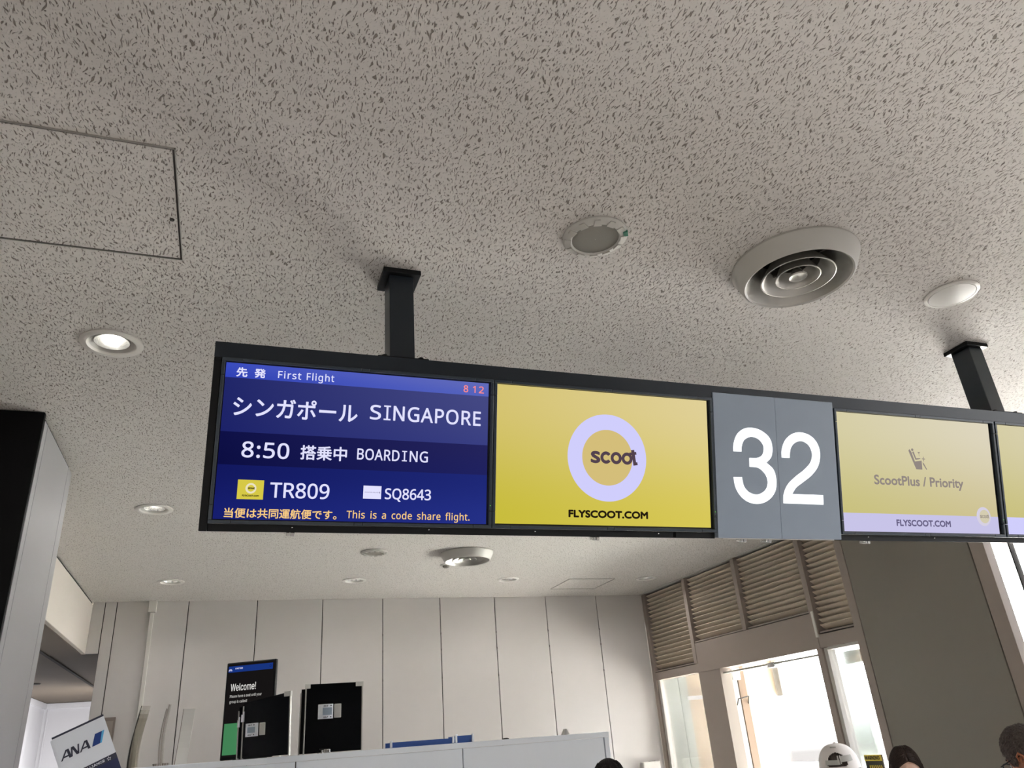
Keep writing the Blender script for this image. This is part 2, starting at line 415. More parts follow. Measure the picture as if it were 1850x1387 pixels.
# pier with a black front and pale side panels
b = MB()
for y0, y1 in ((3.541, 3.597), (3.603, 4.147), (4.153, 4.25)): b.box((-0.85, y0, 0), (-0.822, y1, CZ-0.034))
pw = struct(b.build('wall_left_pier', M['pier'], bevel=0.002), 'pier with pale side panels and a black front')
sbox('pier_core', M['dark'], ((-2.6, 3.55, 0), (-0.84, 4.245, CZ)), parent=pw)
sbox('black_front', M['black_panel'], ((-3.6, 3.515, 0), (-1.50, 3.541, CZ-0.005)), ((-1.495, 3.515, 0), (-0.824, 3.541, CZ-0.005)), parent=pw, bevel=0.002)

struct(sbox('wall_left_far', M['cream'], ((-6.2, -7.2, 0), (-6, 3.6, CZ))))
struct(sbox('wall_left_return', M['cream'], ((-6, 3.541, 0), (-3.6, 3.7, CZ))))
struct(sbox('wall_front', M['hallwall'], ((-6, -7.4, 0), (WX+0.2, -7.2, CZ))))

# right wall: louvres over a glazed door, wide grey column, tall windows
z = lambda r: CAM_Z+r
wr = struct(sbox('wall_right', M['taupe'], ((WX, 6.70, 0), (WX+0.12, 7.075, z(0.515))), bevel=0.002), 'broad taupe pier beside the door')
struct(sbox('trim_3', M['taupe'], ((WX-0.005, 5.25, z(0.515)), (WX+0.12, 7.10, z(0.790))), bevel=0.002), 'deep taupe header over the door')
struct(sbox('trim_4', M['taupe'], ((WX, 7.10, z(0.52)), (WX+0.12, 7.97, z(0.598))), bevel=0.002))
struct(sbox('trim_5', M['taupe'], ((WX, 4.80, z(0.52)), (WX+0.12, 5.25, z(0.618))), bevel=0.002))
struct(sbox('trim_6', M['taupe'], ((WX, 5.235, 0), (WX+0.10, 5.30, z(0.515))), bevel=0.002))
struct(sbox('trim_7', M['taupe'], ((WX, 7.957, 0), (WX+0.10, WY, CZ)), bevel=0.002))
for n_, y, zz in ((8, 7.085, 0.60), (9, 6.178, 0.79), (10, 5.25, 0.62)): struct(sbox('trim_%d' % n_, M['taupe'], ((WX-0.012, y-0.028, z(zz)), (WX+0.098, y+0.028, CZ)), bevel=0.002))
struct(sbox('wall_louvre_back', M['dark'], ((WX+0.125, 4.80, z(0.55)), (WX+0.16, WY, CZ))))
sbox('light_strip', M['plate'], ((WX-0.02, 5.225, z(0.60)), (WX-0.005, 5.25, z(0.80))), parent=wr)
struct(sbox('trim_2', M['plate_g'], ((WX-0.035, 4.75, CZ-0.006), (WX-0.012, WY-0.01, CZ))), 'pale ceiling edge trim above the louvres')

bays = [(7.113, 7.955, 0.618, 'louvre bay nearest the back wall corner'), (6.206, 7.057, 0.81, 'louvre bay above the left half of the door header'),
        (5.278, 6.150, 0.81, 'louvre bay above the right half of the door header'), (4.822, 5.222, 0.64, 'narrow louvre bay beside the grey column')]
for y0, y1, zb, lab in bays:
    t = thing('louvre_panel', 'taupe slatted '+lab, 'louvre', (WX, (y0+y1)/2, z(zb)), group=None)
    s = MB(); h = CZ-z(zb); n = round((h-0.03)/0.0445); hw = (y1-y0)/2
    for i in range(n):
        zc = 0.035+(h-0.03)*(i)/n
        tr = Matrix.Translation((0.050, 0, zc)) @ Matrix.Rotation(R(36), 4, 'Y')
        s.box((-0.030, -hw, -0.003), (0.030, hw, 0.003), tr)
    s.build('slats', M['slat'], t)
    sbox('lower_channel', M['taupe'], ((0.005, -hw, -0.012), (0.09, hw, 0.0)), parent=t)

# glazing in the door wall
def pane(name, y0, y1, z0, z1, x=WX+0.055, m='glass', label=None):
    g = sbox(name, M[m], ((x-0.004, y0, z0), (x+0.004, y1, z1)))
    return struct(g, label)
w1 = pane('window_1', 7.115, 7.915, 0.05, z(0.52), label='fixed glass pane beside the back wall')
sbox('window_frame', M['plate_g'], ((WX+0.02, 7.915, 0), (WX+0.09, 7.955, z(0.52))), ((WX+0.02, 7.075, 0), (WX+0.09, 7.115, z(0.52))), parent=w1, bevel=0.003)
w2 = pane('window_2', 4.83, 5.195, 0.05, z(0.515), label='fixed glass pane beside the grey column')
sbox('window_frame', M['plate_g'], ((WX+0.015, 5.195, 0), (WX+0.09, 5.233, z(0.515))), ((WX+0.02, 4.82, z(0.497)), (WX+0.09, 5.195, z(0.52))), parent=w2, bevel=0.003)
d1 = pane('door_1', 5.31, 5.99, 0.02, z(0.462), label='glass door leaf under a metal rail')
sbox('door_rail', M['silver'], ((WX+0.03, 5.30, z(0.466)), (WX+0.075, 6.70, z(0.482))), parent=d1, bevel=0.002)
sbox('patch_fitting', M['chrome'], ((WX+0.02, 5.90, z(0.445)), (WX+0.085, 6.0, z(0.484))), parent=d1, bevel=0.004)

# grey column panel and tall windows
co = struct(sbox('wall_right_column', M['olive'], ((WX-0.03, 3.64, 0), (WX+0.06, 4.715, CZ)), bevel=0.003), 'broad grey column panel')
sbox('column_edge', M['taupe'], ((WX-0.03, 4.722, 0), (WX+0.06, 4.80, CZ)), ((WX-0.03, 3.53, 0), (WX+0.04, 3.632, CZ)), parent=co, bevel=0.003)
sbox('column_joint', M['seam'], ((WX-0.01, 3.60, 0), (WX+0.055, 4.75, CZ)), parent=co)
ys = [3.53, 1.6, -0.3, -2.2, -4.1]
struct(sbox('wall_right_near', M['cream'], ((WX, -7.2, 0), (WX+0.15, -4.1, CZ))))
for i, (ya, yb) in enumerate(zip(ys[:-1], ys[1:])):
    g = pane('window_%d' % (i+3), yb+0.02, ya-0.02, 0.12, CZ-0.02, x=WX+0.08)
    sbox('window_frame', M['taupe'], ((WX+0.03, yb-0.02, 0), (WX+0.13, yb+0.02, CZ)), ((WX+0.03, yb+0.02, 0), (WX+0.13, ya-0.02, 0.12)), ((WX+0.03, yb+0.02, CZ-0.02), (WX+0.13, ya-0.02, CZ)), parent=g)
    if i == 0: sbox('mullion', M['seam'], ((WX+0.06, 3.43, 0.12), (WX+0.10, 3.44, CZ-0.02)), parent=g)

# jet bridge lobby seen through the glass
struct(sbox('floor_bridge', M['bridgefloor'], ((WX+0.2, 4.6, -0.15), (6.5, 8.6, -0.01)), ((6.5, 4.6, -0.15), (26.0, 34.0, -0.01))))  # outer slab extended as a sunlit reflector for the room ceiling
struct(sbox('ceiling_bridge', M['plate_g'], ((WX+0.17, 4.6, 3.0), (6.9, 9.6, 3.12))), 'canopy roof outside the door')  # roof added with its reach set to shade the near bridge floor
bw = struct(sbox('wall_bridge', M['beige'], ((WX+0.14, 8.35, 0), (6.30, 8.5, 2.7))), 'beige lobby wall beyond the door')
sbox('pale_panel', M['pale'], ((WX+0.14, 8.325, 0), (4.95, 8.35, 3.2)), ((4.958, 8.325, 0), (5.06, 8.35, 3.2)), parent=bw)
struct(sbox('wall_bridge_edge', M['plate_g'], ((6.30, 8.25, 2.0), (6.42, 8.5, 3.2))))
t = thing('lobby_door', 'open white lobby door with shadow side painted as a tan edge seen through the glass doorway', 'door', (5.0, 7.32, 0))
sbox('door_leaf', M['door_w'], ((-0.16, 0, 0), (0.06, 0.05, 2.35)), parent=t, bevel=0.003)
sbox('door_edge', M['brown'], ((0.062, -0.01, 0), (0.15, 0.06, 2.35)), parent=t, bevel=0.003)  # shadow side of the leaf put into the edge colour
sbox('door_closer', M['plate_g'], ((-0.02, -0.05, 2.14), (0.075, 0.0, 2.26)), parent=t, bevel=0.004)
MB().tube([(0.0, -0.01, 1.90), (0.0, -0.05, 1.96), (0.03, -0.06, 1.962), (0.10, -0.06, 1.975), (0.13, -0.05, 1.98), (0.14, -0.01, 1.91)], 0.006).build('door_hook', M['seam'], t, smooth=True)
t = tag(sbox('canopy_beam', M['brown'], ((6.0, 6.15, z(0.50)), (6.3, 6.75, z(0.62)))), 'tan canopy beam outside the narrow glass pane', 'beam')
tag(sbox('frosted_screen', M['frost'], ((5.20, 5.66, 0), (5.215, 6.06, 2.3)), bevel=0.002), 'greenish glass screen standing outside the narrow pane', 'screen')
tag(sbox('lamp_reflection', emis('reflection_glow', (255, 253, 248), 2.0), ((5.02, 8.22, z(0.315)), (5.30, 8.30, z(0.355))), bevel=0.01), 'glowing white strip standing for a reflected ceiling lamp behind the far glass', 'lamp')  # glowing box painted in for the reflection of a ceiling lamp
tag(sbox('bin_cover', M['notice'], ((5.1, 7.9, 0), (5.30, 8.1, z(-0.16)))), 'grey cabinet low behind the glass beside the back wall', 'cabinet')

# ================================================================== CEILING FITTINGS
def downlight(x, y, label, first=None):
    if first: return dup(first, (x, y, CZ), label, 'recessed ceiling downlights')
    t = thing('downlight', label, 'ceiling light', (x, y, CZ), group='recessed ceiling downlights')
    MB().lathe([(0.074, 0.002), (0.108, 0.0), (0.108, -0.004), (0.100, -0.008), (0.084, -0.008), (0.074, 0.004)], 56).build('trim_ring', M['plate'], t, smooth=True)
    MB().lathe([(0.076, -0.002), (0.072, 0.004), (0.066, 0.012), (0.064, 0.012)], 56).build('inner_ring', M['plate_g'], t, smooth=True)
    MB().lathe([(0.063, 0.010), (0.060, 0.004), (0.056, 0.02), (0.046, 0.06), (0.030, 0.10)], 56).build('reflector', M['reflector'], t, smooth=True)
    MB().lathe([(0.001, 0.020), (0.016, 0.023), (0.027, 0.036), (0.031, 0.09)], 40).build('lamp', M['lamp'], t, smooth=True)
    return t
dl_lab = ['bright recessed ceiling downlight left of the hanging sign, nearest and largest of all',
          'second recessed downlight in the left row, just left of the blue screen',
          'small downlight near the back wall, leftmost of the four in that far row',
          'small downlight near the back wall, left of the far air diffuser',
          'small downlight near the back wall, between the air diffuser and the far hatch',
          'small downlight in the far right corner beside the louvres']
d0 = downlight(*DL[0], dl_lab[0])
for p, l in zip(DL[1:], dl_lab[1:]): downlight(*p, l, d0)

def diffuser(x, y, label, first=None):
    if first: return dup(first, (x, y, CZ), label, 'round air diffusers')
    t = thing('air_diffuser', label, 'air vent', (x, y, CZ), group='round air diffusers')
    MB().lathe([(0.215, 0.0), (0.217, -0.008), (0.190, -0.066), (0.184, -0.070), (0.178, -0.066)], 72).build('outer_rim', M['plate_g'], t, smooth=True)
    MB().lathe([(0.178, -0.066), (0.172, -0.058), (0.165, -0.040), (0.145, -0.018), (0.128, 0.01), (0.128, 0.06)], 72).build('outer_cone', M['silver'], t, smooth=True)
    def cone(r, zz, w, dz, nm):
        MB().lathe([(r-w, zz+dz), (r-w*0.55, zz+dz*0.42), (r-0.012, zz+0.006), (r-0.004, zz-0.001), (r, zz), (r-0.002, zz+0.005), (r-w*0.45, zz+dz*0.55), (r-w+0.004, zz+dz+0.002)], 64, close=True).build(nm, M['silver'], t, smooth=True)
    cone(0.127, -0.060, 0.042, 0.055, 'middle_cone'); cone(0.077, -0.058, 0.030, 0.050, 'inner_cone')
    MB().lathe([(0.001, -0.053), (0.022, -0.054), (0.030, -0.058), (0.032, -0.054), (0.024, -0.045), (0.008, -0.02), (0.008, 0.05)], 40).build('centre_cap', M['silver'], t, smooth=True)
    s = MB()
    for a in (20, 110, 200, 290):
        s.box((0.008, -0.004, -0.01), (0.125, 0.004, 0.01), Matrix.Rotation(R(a), 4, 'Z'))
    s.build('spider', M['seam'], t)
    MB().lathe([(0.155, 0.02), (0.155, 0.19), (0.001, 0.19)], 48).build('duct', M['dark'], t)
    return t
f0 = diffuser(*DIFF[0], 'large round silver ringed air diffuser above the gate number panel')
diffuser(*DIFF[1], 'smaller looking ringed air diffuser far behind the yellow screen, below the sign', f0)

def speaker(x, y, label, tabs=True):
    t = thing('ceiling_speaker', label, 'speaker', (x, y, CZ), group='round ceiling speakers')
    MB().lathe([(0.104, 0.0), (0.105, -0.006), (0.098, -0.012), (0.080, -0.016), (0.075, -0.012)], 64).build('rim', M['plate_g'], t, smooth=True)
    MB().lathe([(0.001, -0.014), (0.04, -0.0135), (0.076, -0.011)], 64).build('grille', M['mesh'], t, smooth=True)
    if tabs:
        s = MB()
        for i in range(12):
            tr = Matrix.Rotation(R(i*30+10), 4, 'Z')
            s.add([(0.079, -0.013, -0.0215), (0.079, 0.013, -0.0215), (0.099, 0.009, -0.0150), (0.099, -0.009, -0.0150), (0.080, -0.012, -0.014), (0.080, 0.012, -0.014), (0.099, 0.008, -0.010), (0.099, -0.008, -0.010)],
                  [(0, 3, 2, 1), (4, 5, 6, 7), (0, 1, 5, 4), (1, 2, 6, 5), (2, 3, 7, 6), (3, 0, 4, 7)], tr)
        s.build('clip_tabs', M['plate_g'], t)
    return t
s0 = speaker(1.007, 1.784, 'round ceiling speaker with notched rim and small green tag')
MB().box((0.090, -0.011, -0.0165), (0.1045, 0.011, -0.007), Matrix.Rotation(R(-32), 4, 'Z')).build('green_tag', M['green'], s0)
speaker(1.032, 6.016, 'round ceiling speaker far behind the sign, left of the far diffuser')
t = thing('speaker_cover', 'plain flat round white ceiling cover right of the large air diffuser', 'ceiling cover', (2.529, 1.798, CZ))
MB().lathe([(0.098, 0.0), (0.099, -0.005), (0.092, -0.010), (0.086, -0.010), (0.083, -0.006)], 64).build('rim', M['plate'], t, smooth=True)
MB().lathe([(0.001, -0.013), (0.05, -0.0125), (0.083, -0.010), (0.085, -0.006)], 64).build('cover_plate', M['plate_g'], t, smooth=True)
t = thing('ceiling_sensor', 'tiny round ceiling sensor just behind the far air diffuser', 'sensor', (1.735, 6.47, CZ))
MB().lathe([(0.05, 0), (0.05, -0.005), (0.036, -0.010), (0.03, -0.010)], 32).build('base', M['plate'], t, smooth=True)
MB().lathe([(0.031, -0.008), (0.027, -0.022), (0.018, -0.027), (0.001, -0.028)], 32).build('lens', M['mesh'], t, smooth=True)

def hatch(x0, x1, y0, y1, label, knob=False):
    t = thing('ceiling_hatch', label, 'access hatch', ((x0+x1)/2, (y0+y1)/2, CZ), group='square ceiling hatches')
    a, b_ = (x1-x0)/2, (y1-y0)/2; w = 0.005
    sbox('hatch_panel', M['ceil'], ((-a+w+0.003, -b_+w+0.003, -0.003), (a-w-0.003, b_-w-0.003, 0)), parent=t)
    sbox('hatch_frame', M['silver'], ((-a, -b_, -0.005), (a, -b_+w*0.5, 0)), ((-a, b_-w*0.5, -0.005), (a, b_, 0)), ((-a, -b_, -0.005), (-a+w*0.5, b_, 0)), ((a-w*0.5, -b_, -0.005), (a, b_, 0)), parent=t)
    sbox('frame_gap', M['seam'], ((-a+w*0.5, -b_+w*0.5, -0.0012), (a-w*0.5, b_-w*0.5, 0)), parent=t)
    if knob: MB().lathe([(0.001, -0.006), (0.006, -0.006), (0.007, -0.003)], 16, (a-0.022, -0.07+0.12, 0)).build('latch', M['seam'], t)
    return t
hatch(-0.740, -0.226, 1.692, 2.204, 'large square ceiling hatch with thin metal edge, upper left', True)
hatch(3.16, 3.665, 7.08, 7.59, 'small far square ceiling hatch near the back wall corner')

# ================================================================== THE HANGING SIGN
P0 = Vector((-0.099, 2.195, CAM_Z+0.5777))
FV = Vector((0, -0.254632, 0.967038)); FU = Vector((1, 0, 0)); FW = FU.cross(FV)
FROT = Matrix((FU, FV, FW)).transposed()
SIGN_W = 3.83
sg = thing('hanging_sign', 'long black overhead sign beam hung from the ceiling on two square posts', 'sign', P0, FROT)
FV_BOT = 0.004
b = MB()   # housing behind the screens: section in (v, w) swept along u
sec = [(0.026, -0.025), (0.534, -0.025), (0.484, -0.215), (0.026, -0.215)]
b.add([(0.0, v, w) for v, w in sec]+[(SIGN_W, v, w) for v, w in sec], [(0, 1, 2, 3), (7, 6, 5, 4), (0, 4, 5, 1), (1, 5, 6, 2), (2, 6, 7, 3), (3, 7, 4, 0)])
b.build('housing', M['black'], sg)
sbox('top_fascia', M['fascia'], ((0, 0.4905, -0.0245), (1.6395, 0.534, 0.0)), ((1.6395, 0.511, -0.0245), (2.1620, 0.534, 0.0)), ((2.1620, 0.4905, -0.0245), (SIGN_W, 0.534, 0.0)), parent=sg)
sbox('end_fascia', M['black'], ((0, FV_BOT, -0.2), (0.0205, 0.4895, 0.0)), parent=sg, bevel=0.002)
sbox('end_fascia', M['black'], ((SIGN_W-0.02, FV_BOT, -0.2), (SIGN_W, 0.4895, 0.0)), parent=sg, bevel=0.002)
for u0, u1 in ((0.021, 1.4758), (1.4868, 1.639), (2.1625, 3.80)):
    sbox('bottom_rail', M['black'], ((u0, FV_BOT, -0.06), (u1, 0.0245, -0.012)), parent=sg, bevel=0.0015)
for u in (0.2416, 1.196, 1.761, 1.864, 2.304, 3.2):
    s = MB().box((u-0.010, FV_BOT-0.010, -0.05), (u-0.002, FV_BOT, -0.02)).box((u+0.001, FV_BOT-0.011, -0.05), (u+0.012, FV_BOT, -0.02))
    s.build('latch', M['chrome'], sg, bevel=0.001)
for u in (0.245, 0.64, 0.98, 1.42, 2.3, 2.62): MB().lathe([(0.003, 0), (0.002, 0.002), (0.0003, 0.0025)], 10, tr=Matrix.Translation((u, 0.018, -0.012))).build('rail_screw', M['chrome'], sg)
# posts are upright: built in world axes, then moved into the sign's tilted frame
INV = (Matrix.Translation(P0) @ FROT.to_4x4()).inverted()
TOPZ = CAM_Z+1.0942
for px, pd in ((0.45, 'left'), (3.00, 'right')):
    hp = MB().box((px-0.04, 2.117, TOPZ), (px+0.04, 2.207, CZ-0.018), INV).build('hanger_post', M['fascia'], sg, bevel=0.003)
    MB().box((px-0.0625, 2.10, CZ-0.018), (px+0.0625, 2.225, CZ), INV).build('ceiling_plate', M['black'], hp, bevel=0.002)
    MB().box((px-0.085, 2.074, TOPZ+0.002), (px+0.075, 2.25, TOPZ+0.012), INV).build('base_plate', M['black'], hp, bevel=0.002)
    for dx in (-0.062, 0.052):
        for y in (2.088, 2.235): MB().lathe([(0.009, 0), (0.009, 0.007), (0.0003, 0.007)], 6, tr=INV @ Matrix.Translation((px+dx, y, TOPZ+0.012))).build('bolt', M['black'], hp)

def monitor(u0, u1, scr, label, mfac):
    """a display with a sectioned charcoal bezel; local origin at its lower left corner on the sign face"""
    v0, v1 = 0.0255, 0.4895
    t = thing('display_screen', label, 'screen', P0+FU*u0+FV*v0, FROT, 'display screens on the hanging sign')
    w_, h_ = u1-u0, v1-v0; a0, b0, a1, b1 = scr[0]-u0, scr[1]-v0, scr[2]-u0, scr[3]-v0
    bz = MB(); g = 0.0012; c = 0.038
    B = 0.0095                                                       # visible bezel width
    for y0, y1 in ((0, B), (h_-B, h_)):
        for x0, x1 in ((0, c+0.02), (c+0.02+g, w_*0.5-0.012), (w_*0.5-0.012+g, w_*0.5+0.012), (w_*0.5+0.012+g, w_-c-0.02-g), (w_-c-0.02, w_)):
            bz.box((x0, y0, -0.012), (x1, y1, 0.004))
    for x0, x1 in ((0, B), (w_-B, w_)):
        for y0, y1 in ((B, c+0.012), (c+0.012+g, h_-c-0.012-g), (h_-c-0.012, h_-B)): bz.box((x0, y0, -0.012), (x1, y1, 0.004))
    bz.build('bezel', M['bezel'], t, bevel=0.001)
    sbox('inner_surround', M['gap'], ((B, B, -0.0245), (w_-B, h_-B, -0.008)), parent=t)
    s = sbox('screen', mfac(a0, a1, b0, b1), ((a0, b0, -0.008), (a1, b1, -0.006)), parent=t)
    s['label'] = 'lit screen'
    MB().lathe([(0.0022, 0), (0.0015, 0.0015), (0.0002, 0.002)], 12, tr=Matrix.Translation((w_-B*0.5, 0.055, 0.004))).build('power_button', M['gap'], t)
    MB().lathe([(0.0015, 0), (0.001, 0.001), (0.0002, 0.0012)], 10, tr=Matrix.Translation((w_-B*0.5, 0.068, 0.004))).build('status_light', emis('status_green', (120, 230, 90), 1.0), t)
    return t, s, (lambda u: u-u0), (lambda v: v-v0)

T_WHITE = emis('screen_white', (226, 226, 255), 1.0)
T_RED = emis('screen_red', (246, 138, 142), 1.0)
T_AMBER = emis('screen_amber', (250, 205, 132), 1.0)
T_LILAC = emis('screen_lilac', (208, 206, 252), 1.0)
T_PLUM = emis('screen_plum', (82, 66, 78), 1.0)
T_BLACK = emis('screen_dark_print', (34, 26, 14), 1.0)
T_GREY = emis('screen_grey_print', (146, 136, 130), 1.0)
T_SLATE = emis('screen_slate_print', (104, 98, 132), 1.0)
T_YEL = emis('screen_yellow', (214, 200, 70), 1.0)
T_SAND = emis('screen_sand', (212, 190, 122), 1.0)
T_CREAM = emis('screen_cream', (234, 226, 196), 1.0)
WS = -0.0052   # lettering lies on the screen surface

# --- flight information screen
t, s, U, V = monitor(0.0215, 0.8315, (0.0335, 0.0375, 0.8170, 0.4770),
    'leftmost display screen, dark blue, announcing boarding to Singapore in Japanese and English', lambda a0, a1, b0, b1: washed_screen('flight_screen_blue', (22, 28, 104), (32, 44, 128), (32, 38, 104), (70, 74, 132), a0, a1, b0, b1))
x0, x1 = U(0.0335), U(0.8170)
sbox('header_band', washed_screen('flight_header_blue', (48, 66, 182), (86, 100, 190), (58, 76, 190), (98, 108, 186), x0, x1, V(0.434), V(0.477)), ((x0, V(0.4345), -0.006), (x1, V(0.4770), -0.0056)), parent=s)
sbox('status_band', washed_screen('flight_status_navy', (12, 14, 66), (32, 34, 96), (14, 16, 70), (36, 36, 92), x0, x1, V(0.187), V(0.28)), ((x0, V(0.1872), -0.006), (x1, V(0.2798), -0.0056)), parent=s)
sbox('flight_band', washed_screen('flight_lower_blue', (22, 30, 110), (36, 48, 134), (18, 24, 94), (30, 40, 118), x0, x1, V(0.04), V(0.187)), ((x0, V(0.0375), -0.006), (x1, V(0.1872), -0.0057)), parent=s)
def put(name, m, par, *items):
    b = MB()
    for it in items: text(b, *it[0], **it[1])
    return b.build(name, m, par)
def serif_I(b, cx, v0, v1, half, th, w=WS): b.box((cx-half, v0, w-0.0001), (cx+half, v0+th, w)); b.box((cx-half, v1-th, w-0.0001), (cx+half, v1, w))
K = dict(w=WS)
put('header_lettering', T_WHITE, s, (('先', U(0.0625), U(0.0925), V(0.4377), V(0.4655)), dict(mode='ink', bold=0.0009, **K))); put('header_lettering', T_WHITE, s, (('発', U(0.1115), U(0.142), V(0.4382), V(0.4655)), dict(mode='ink', bold=0.0009, **K)))
put('header_lettering', T_WHITE, s, (('First', U(0.1764), U(0.2415), V(0.4425), V(0.4635)), dict(fnt=SANS, bold=0.0003, sc=1.12, **K)), (('Flight', U(0.2570), U(0.3364), V(0.4430), V(0.4640)), dict(fnt=SANS, bold=0.0003, sc=1.12, **K)))
put('date_lettering', T_RED, s, (('8', U(0.7344), U(0.7500), V(0.4430), V(0.4656)), dict(fnt=SANS, mode='ink', bold=0.0006, **K)), (('1', U(0.7650), U(0.7740), V(0.4430), V(0.4656)), dict(fnt=SANS, mode='ink', bold=0.0006, **K)), (('2', U(0.7845), U(0.8015), V(0.4430), V(0.4656)), dict(fnt=SANS, mode='ink', bold=0.0006, **K)))
b = MB(); text(b, 'シンガポール', U(0.0613), U(0.4103), V(0.3255), V(0.3835), mode='ink', bold=0.0011, **K); b.build('destination_lettering', T_WHITE, s)
b = MB(); text(b, 'S', U(0.4467), U(0.4800), V(0.3385), V(0.3835), SANS, 'ink', 0.0009, **K); text(b, 'NGAPORE', U(0.5170), U(0.7929), V(0.3390), V(0.3842), SANS, 'cap', 0.0009, sc=1.06, **K)
b.box((U(0.4956), V(0.3392), WS-0.0001), (U(0.5014), V(0.3840), WS)); serif_I(b, U(0.4985), V(0.3392), V(0.3840), 0.0105, 0.0046)
b.build('destination_lettering', T_WHITE, s)
b = MB(); text(b, '8:50', U(0.0936), U(0.2226), V(0.2085), V(0.2545), SANS, 'ink', 0.0009, sc=1.04, **K); b.build('time_lettering', T_WHITE, s)
b = MB(); text(b, '搭乗中', U(0.2537), U(0.3857), V(0.2100), V(0.2520), None, 'ink', 0.0009, **K); b.build('status_lettering', T_WHITE, s)
b = MB(); text(b, 'BOARD', U(0.4152), U(0.5410), V(0.2175), V(0.2503), SANS, 'cap', 0.0006, sc=1.05, **K); text(b, 'NG', U(0.5720), U(0.6281), V(0.2175), V(0.2503), SANS, 'cap', 0.0006, sc=1.05, **K)
b.box((U(0.5542), V(0.2182), WS-0.0001), (U(0.5583), V(0.2496), WS)); serif_I(b, U(0.5562), V(0.2182), V(0.2496), 0.0075, 0.0033)
b.build('status_lettering', T_WHITE, s)
put('flight_number_lettering', T_WHITE, s, (('TR809', U(0.1776), U(0.3417), V(0.0995), V(0.1420)), dict(fnt=SANS, bold=0.0007, **K)))
put('flight_number_lettering', T_WHITE, s, (('SQ8643', U(0.5022), U(0.6417), V(0.1045), V(0.1362)), dict(fnt=SANS, bold=0.0007, **K)))
put('footer_lettering', T_AMBER, s, (('当便は共同運航便です。', U(0.0612), U(0.3660), V(0.0415), V(0.0690), None, 'ink'), dict(bold=0.0005, **K)))
put('footer_lettering', T_AMBER, s, (('This is a code share flight.', U(0.394), U(0.7641), V(0.0470), V(0.0682), SANS), dict(bold=0.0003, sc=1.06, sw=1.7, **K)))
lg = sbox('airline_tile', T_YEL, ((U(0.0908), V(0.0931), -0.006), (U(0.1604), V(0.1467), -0.0050)), parent=s); lg['label'] = 'yellow airline tile'
b = MB().ring(U(0.1265), V(0.1235), 0.0145, 0.0092, -0.005, -0.0046); b.build('airline_tile_ring', T_CREAM, s)
b = MB(); text(b, 'scoot', U(0.1190), U(0.1370), V(0.1210), V(0.1260), None, 'x', 0.0004, w=-0.0044); text(b, 'FLYSCOOT.COM', U(0.1045), U(0.1490), V(0.1005), V(0.1055), None, 'cap', 0.0003, w=-0.0044)
b.build('airline_tile_lettering', T_BLACK, s)
wt = sbox('airline_tile', T_WHITE, ((U(0.4387), V(0.1042), -0.006), (U(0.4914), V(0.1419), -0.0050)), parent=s); wt['label'] = 'white airline tile'
b = MB(); text(b, 'SINGAPORE AIRLINES', U(0.4425), U(0.4835), V(0.1215), V(0.1245), None, 'cap', w=-0.0046); b.prism([(U(0.4858), V(0.1205)), (U(0.4880), V(0.1205)), (U(0.4870), V(0.1262)), (U(0.4853), V(0.1250))], -0.0048, -0.0046)
b.build('airline_tile_lettering', T_SLATE, s)

# --- yellow airline screen
t, s, U, V = monitor(0.8340, 1.6385, (0.8465, 0.0405, 1.6205, 0.4785),
    'second display screen from the left, yellow with a large lilac ring around a word', lambda a0, a1, b0, b1: washed_screen('airline_screen_yellow', (200, 188, 60), (216, 200, 88), (214, 196, 116), (224, 208, 152), a0, a1, b0, b1))
cx, cy = U(1.2330), V(0.2610)
MB().ring(cx, cy, 0.1435, 0.0918, -0.006, -0.0056, n=96).build('logo_ring', T_LILAC, s)
MB().ring(cx, cy, 0.0918, 0.0001, -0.006, -0.0057, n=96).build('logo_disc', T_SAND, s)
def scoot_word(b, ux0, vx0, xh, wid, w, st):
    """rounded lower-case word: s, then c and two o's as rings, then a leaning t"""
    r = xh/2; pit = wid
    text(b, 's', ux0, ux0+xh*0.86, vx0, vx0+xh, None, 'ink', st*0.18, w=w)
    cxs = [ux0+xh*0.80+r, ux0+xh*0.80+r+pit, ux0+xh*0.80+r+2*pit]
    b.ring(cxs[0]+xh*0.07, vx0+r, r, r-st, w-0.0002, w, 36, 324, 40)
    for c in cxs[1:]: b.ring(c, vx0+r, r, r-st, w-0.0002, w, n=40)
    x = cxs[2]+r*1.02; tr = Matrix.Translation((x, vx0, 0)) @ Matrix.Rotation(R(9), 4, 'Z')
    q = xh
    b.box((0.06*q, -0.02*q, w-0.0002), (0.06*q+st*1.1, 1.22*q, w), tr); b.box((-0.14*q, 0.80*q, w-0.0002), (0.50*q, 0.80*q+st*0.9, w), tr); b.box((0.06*q, -0.06*q, w-0.0002), (0.46*q, -0.06*q+st*0.9, w), tr)
b = MB(); scoot_word(b, U(1.1714), V(0.2405), 0.0405, 0.0402, -0.0050, 0.0106); b.build('logo_lettering', T_PLUM, s)
b = MB(); text(b, 'FLYSCOOT.COM', U(1.0921), U(1.3789), V(0.0640), V(0.0882), None, 'cap', 0.0017, **K); b.build('web_address_lettering', T_BLACK, s)

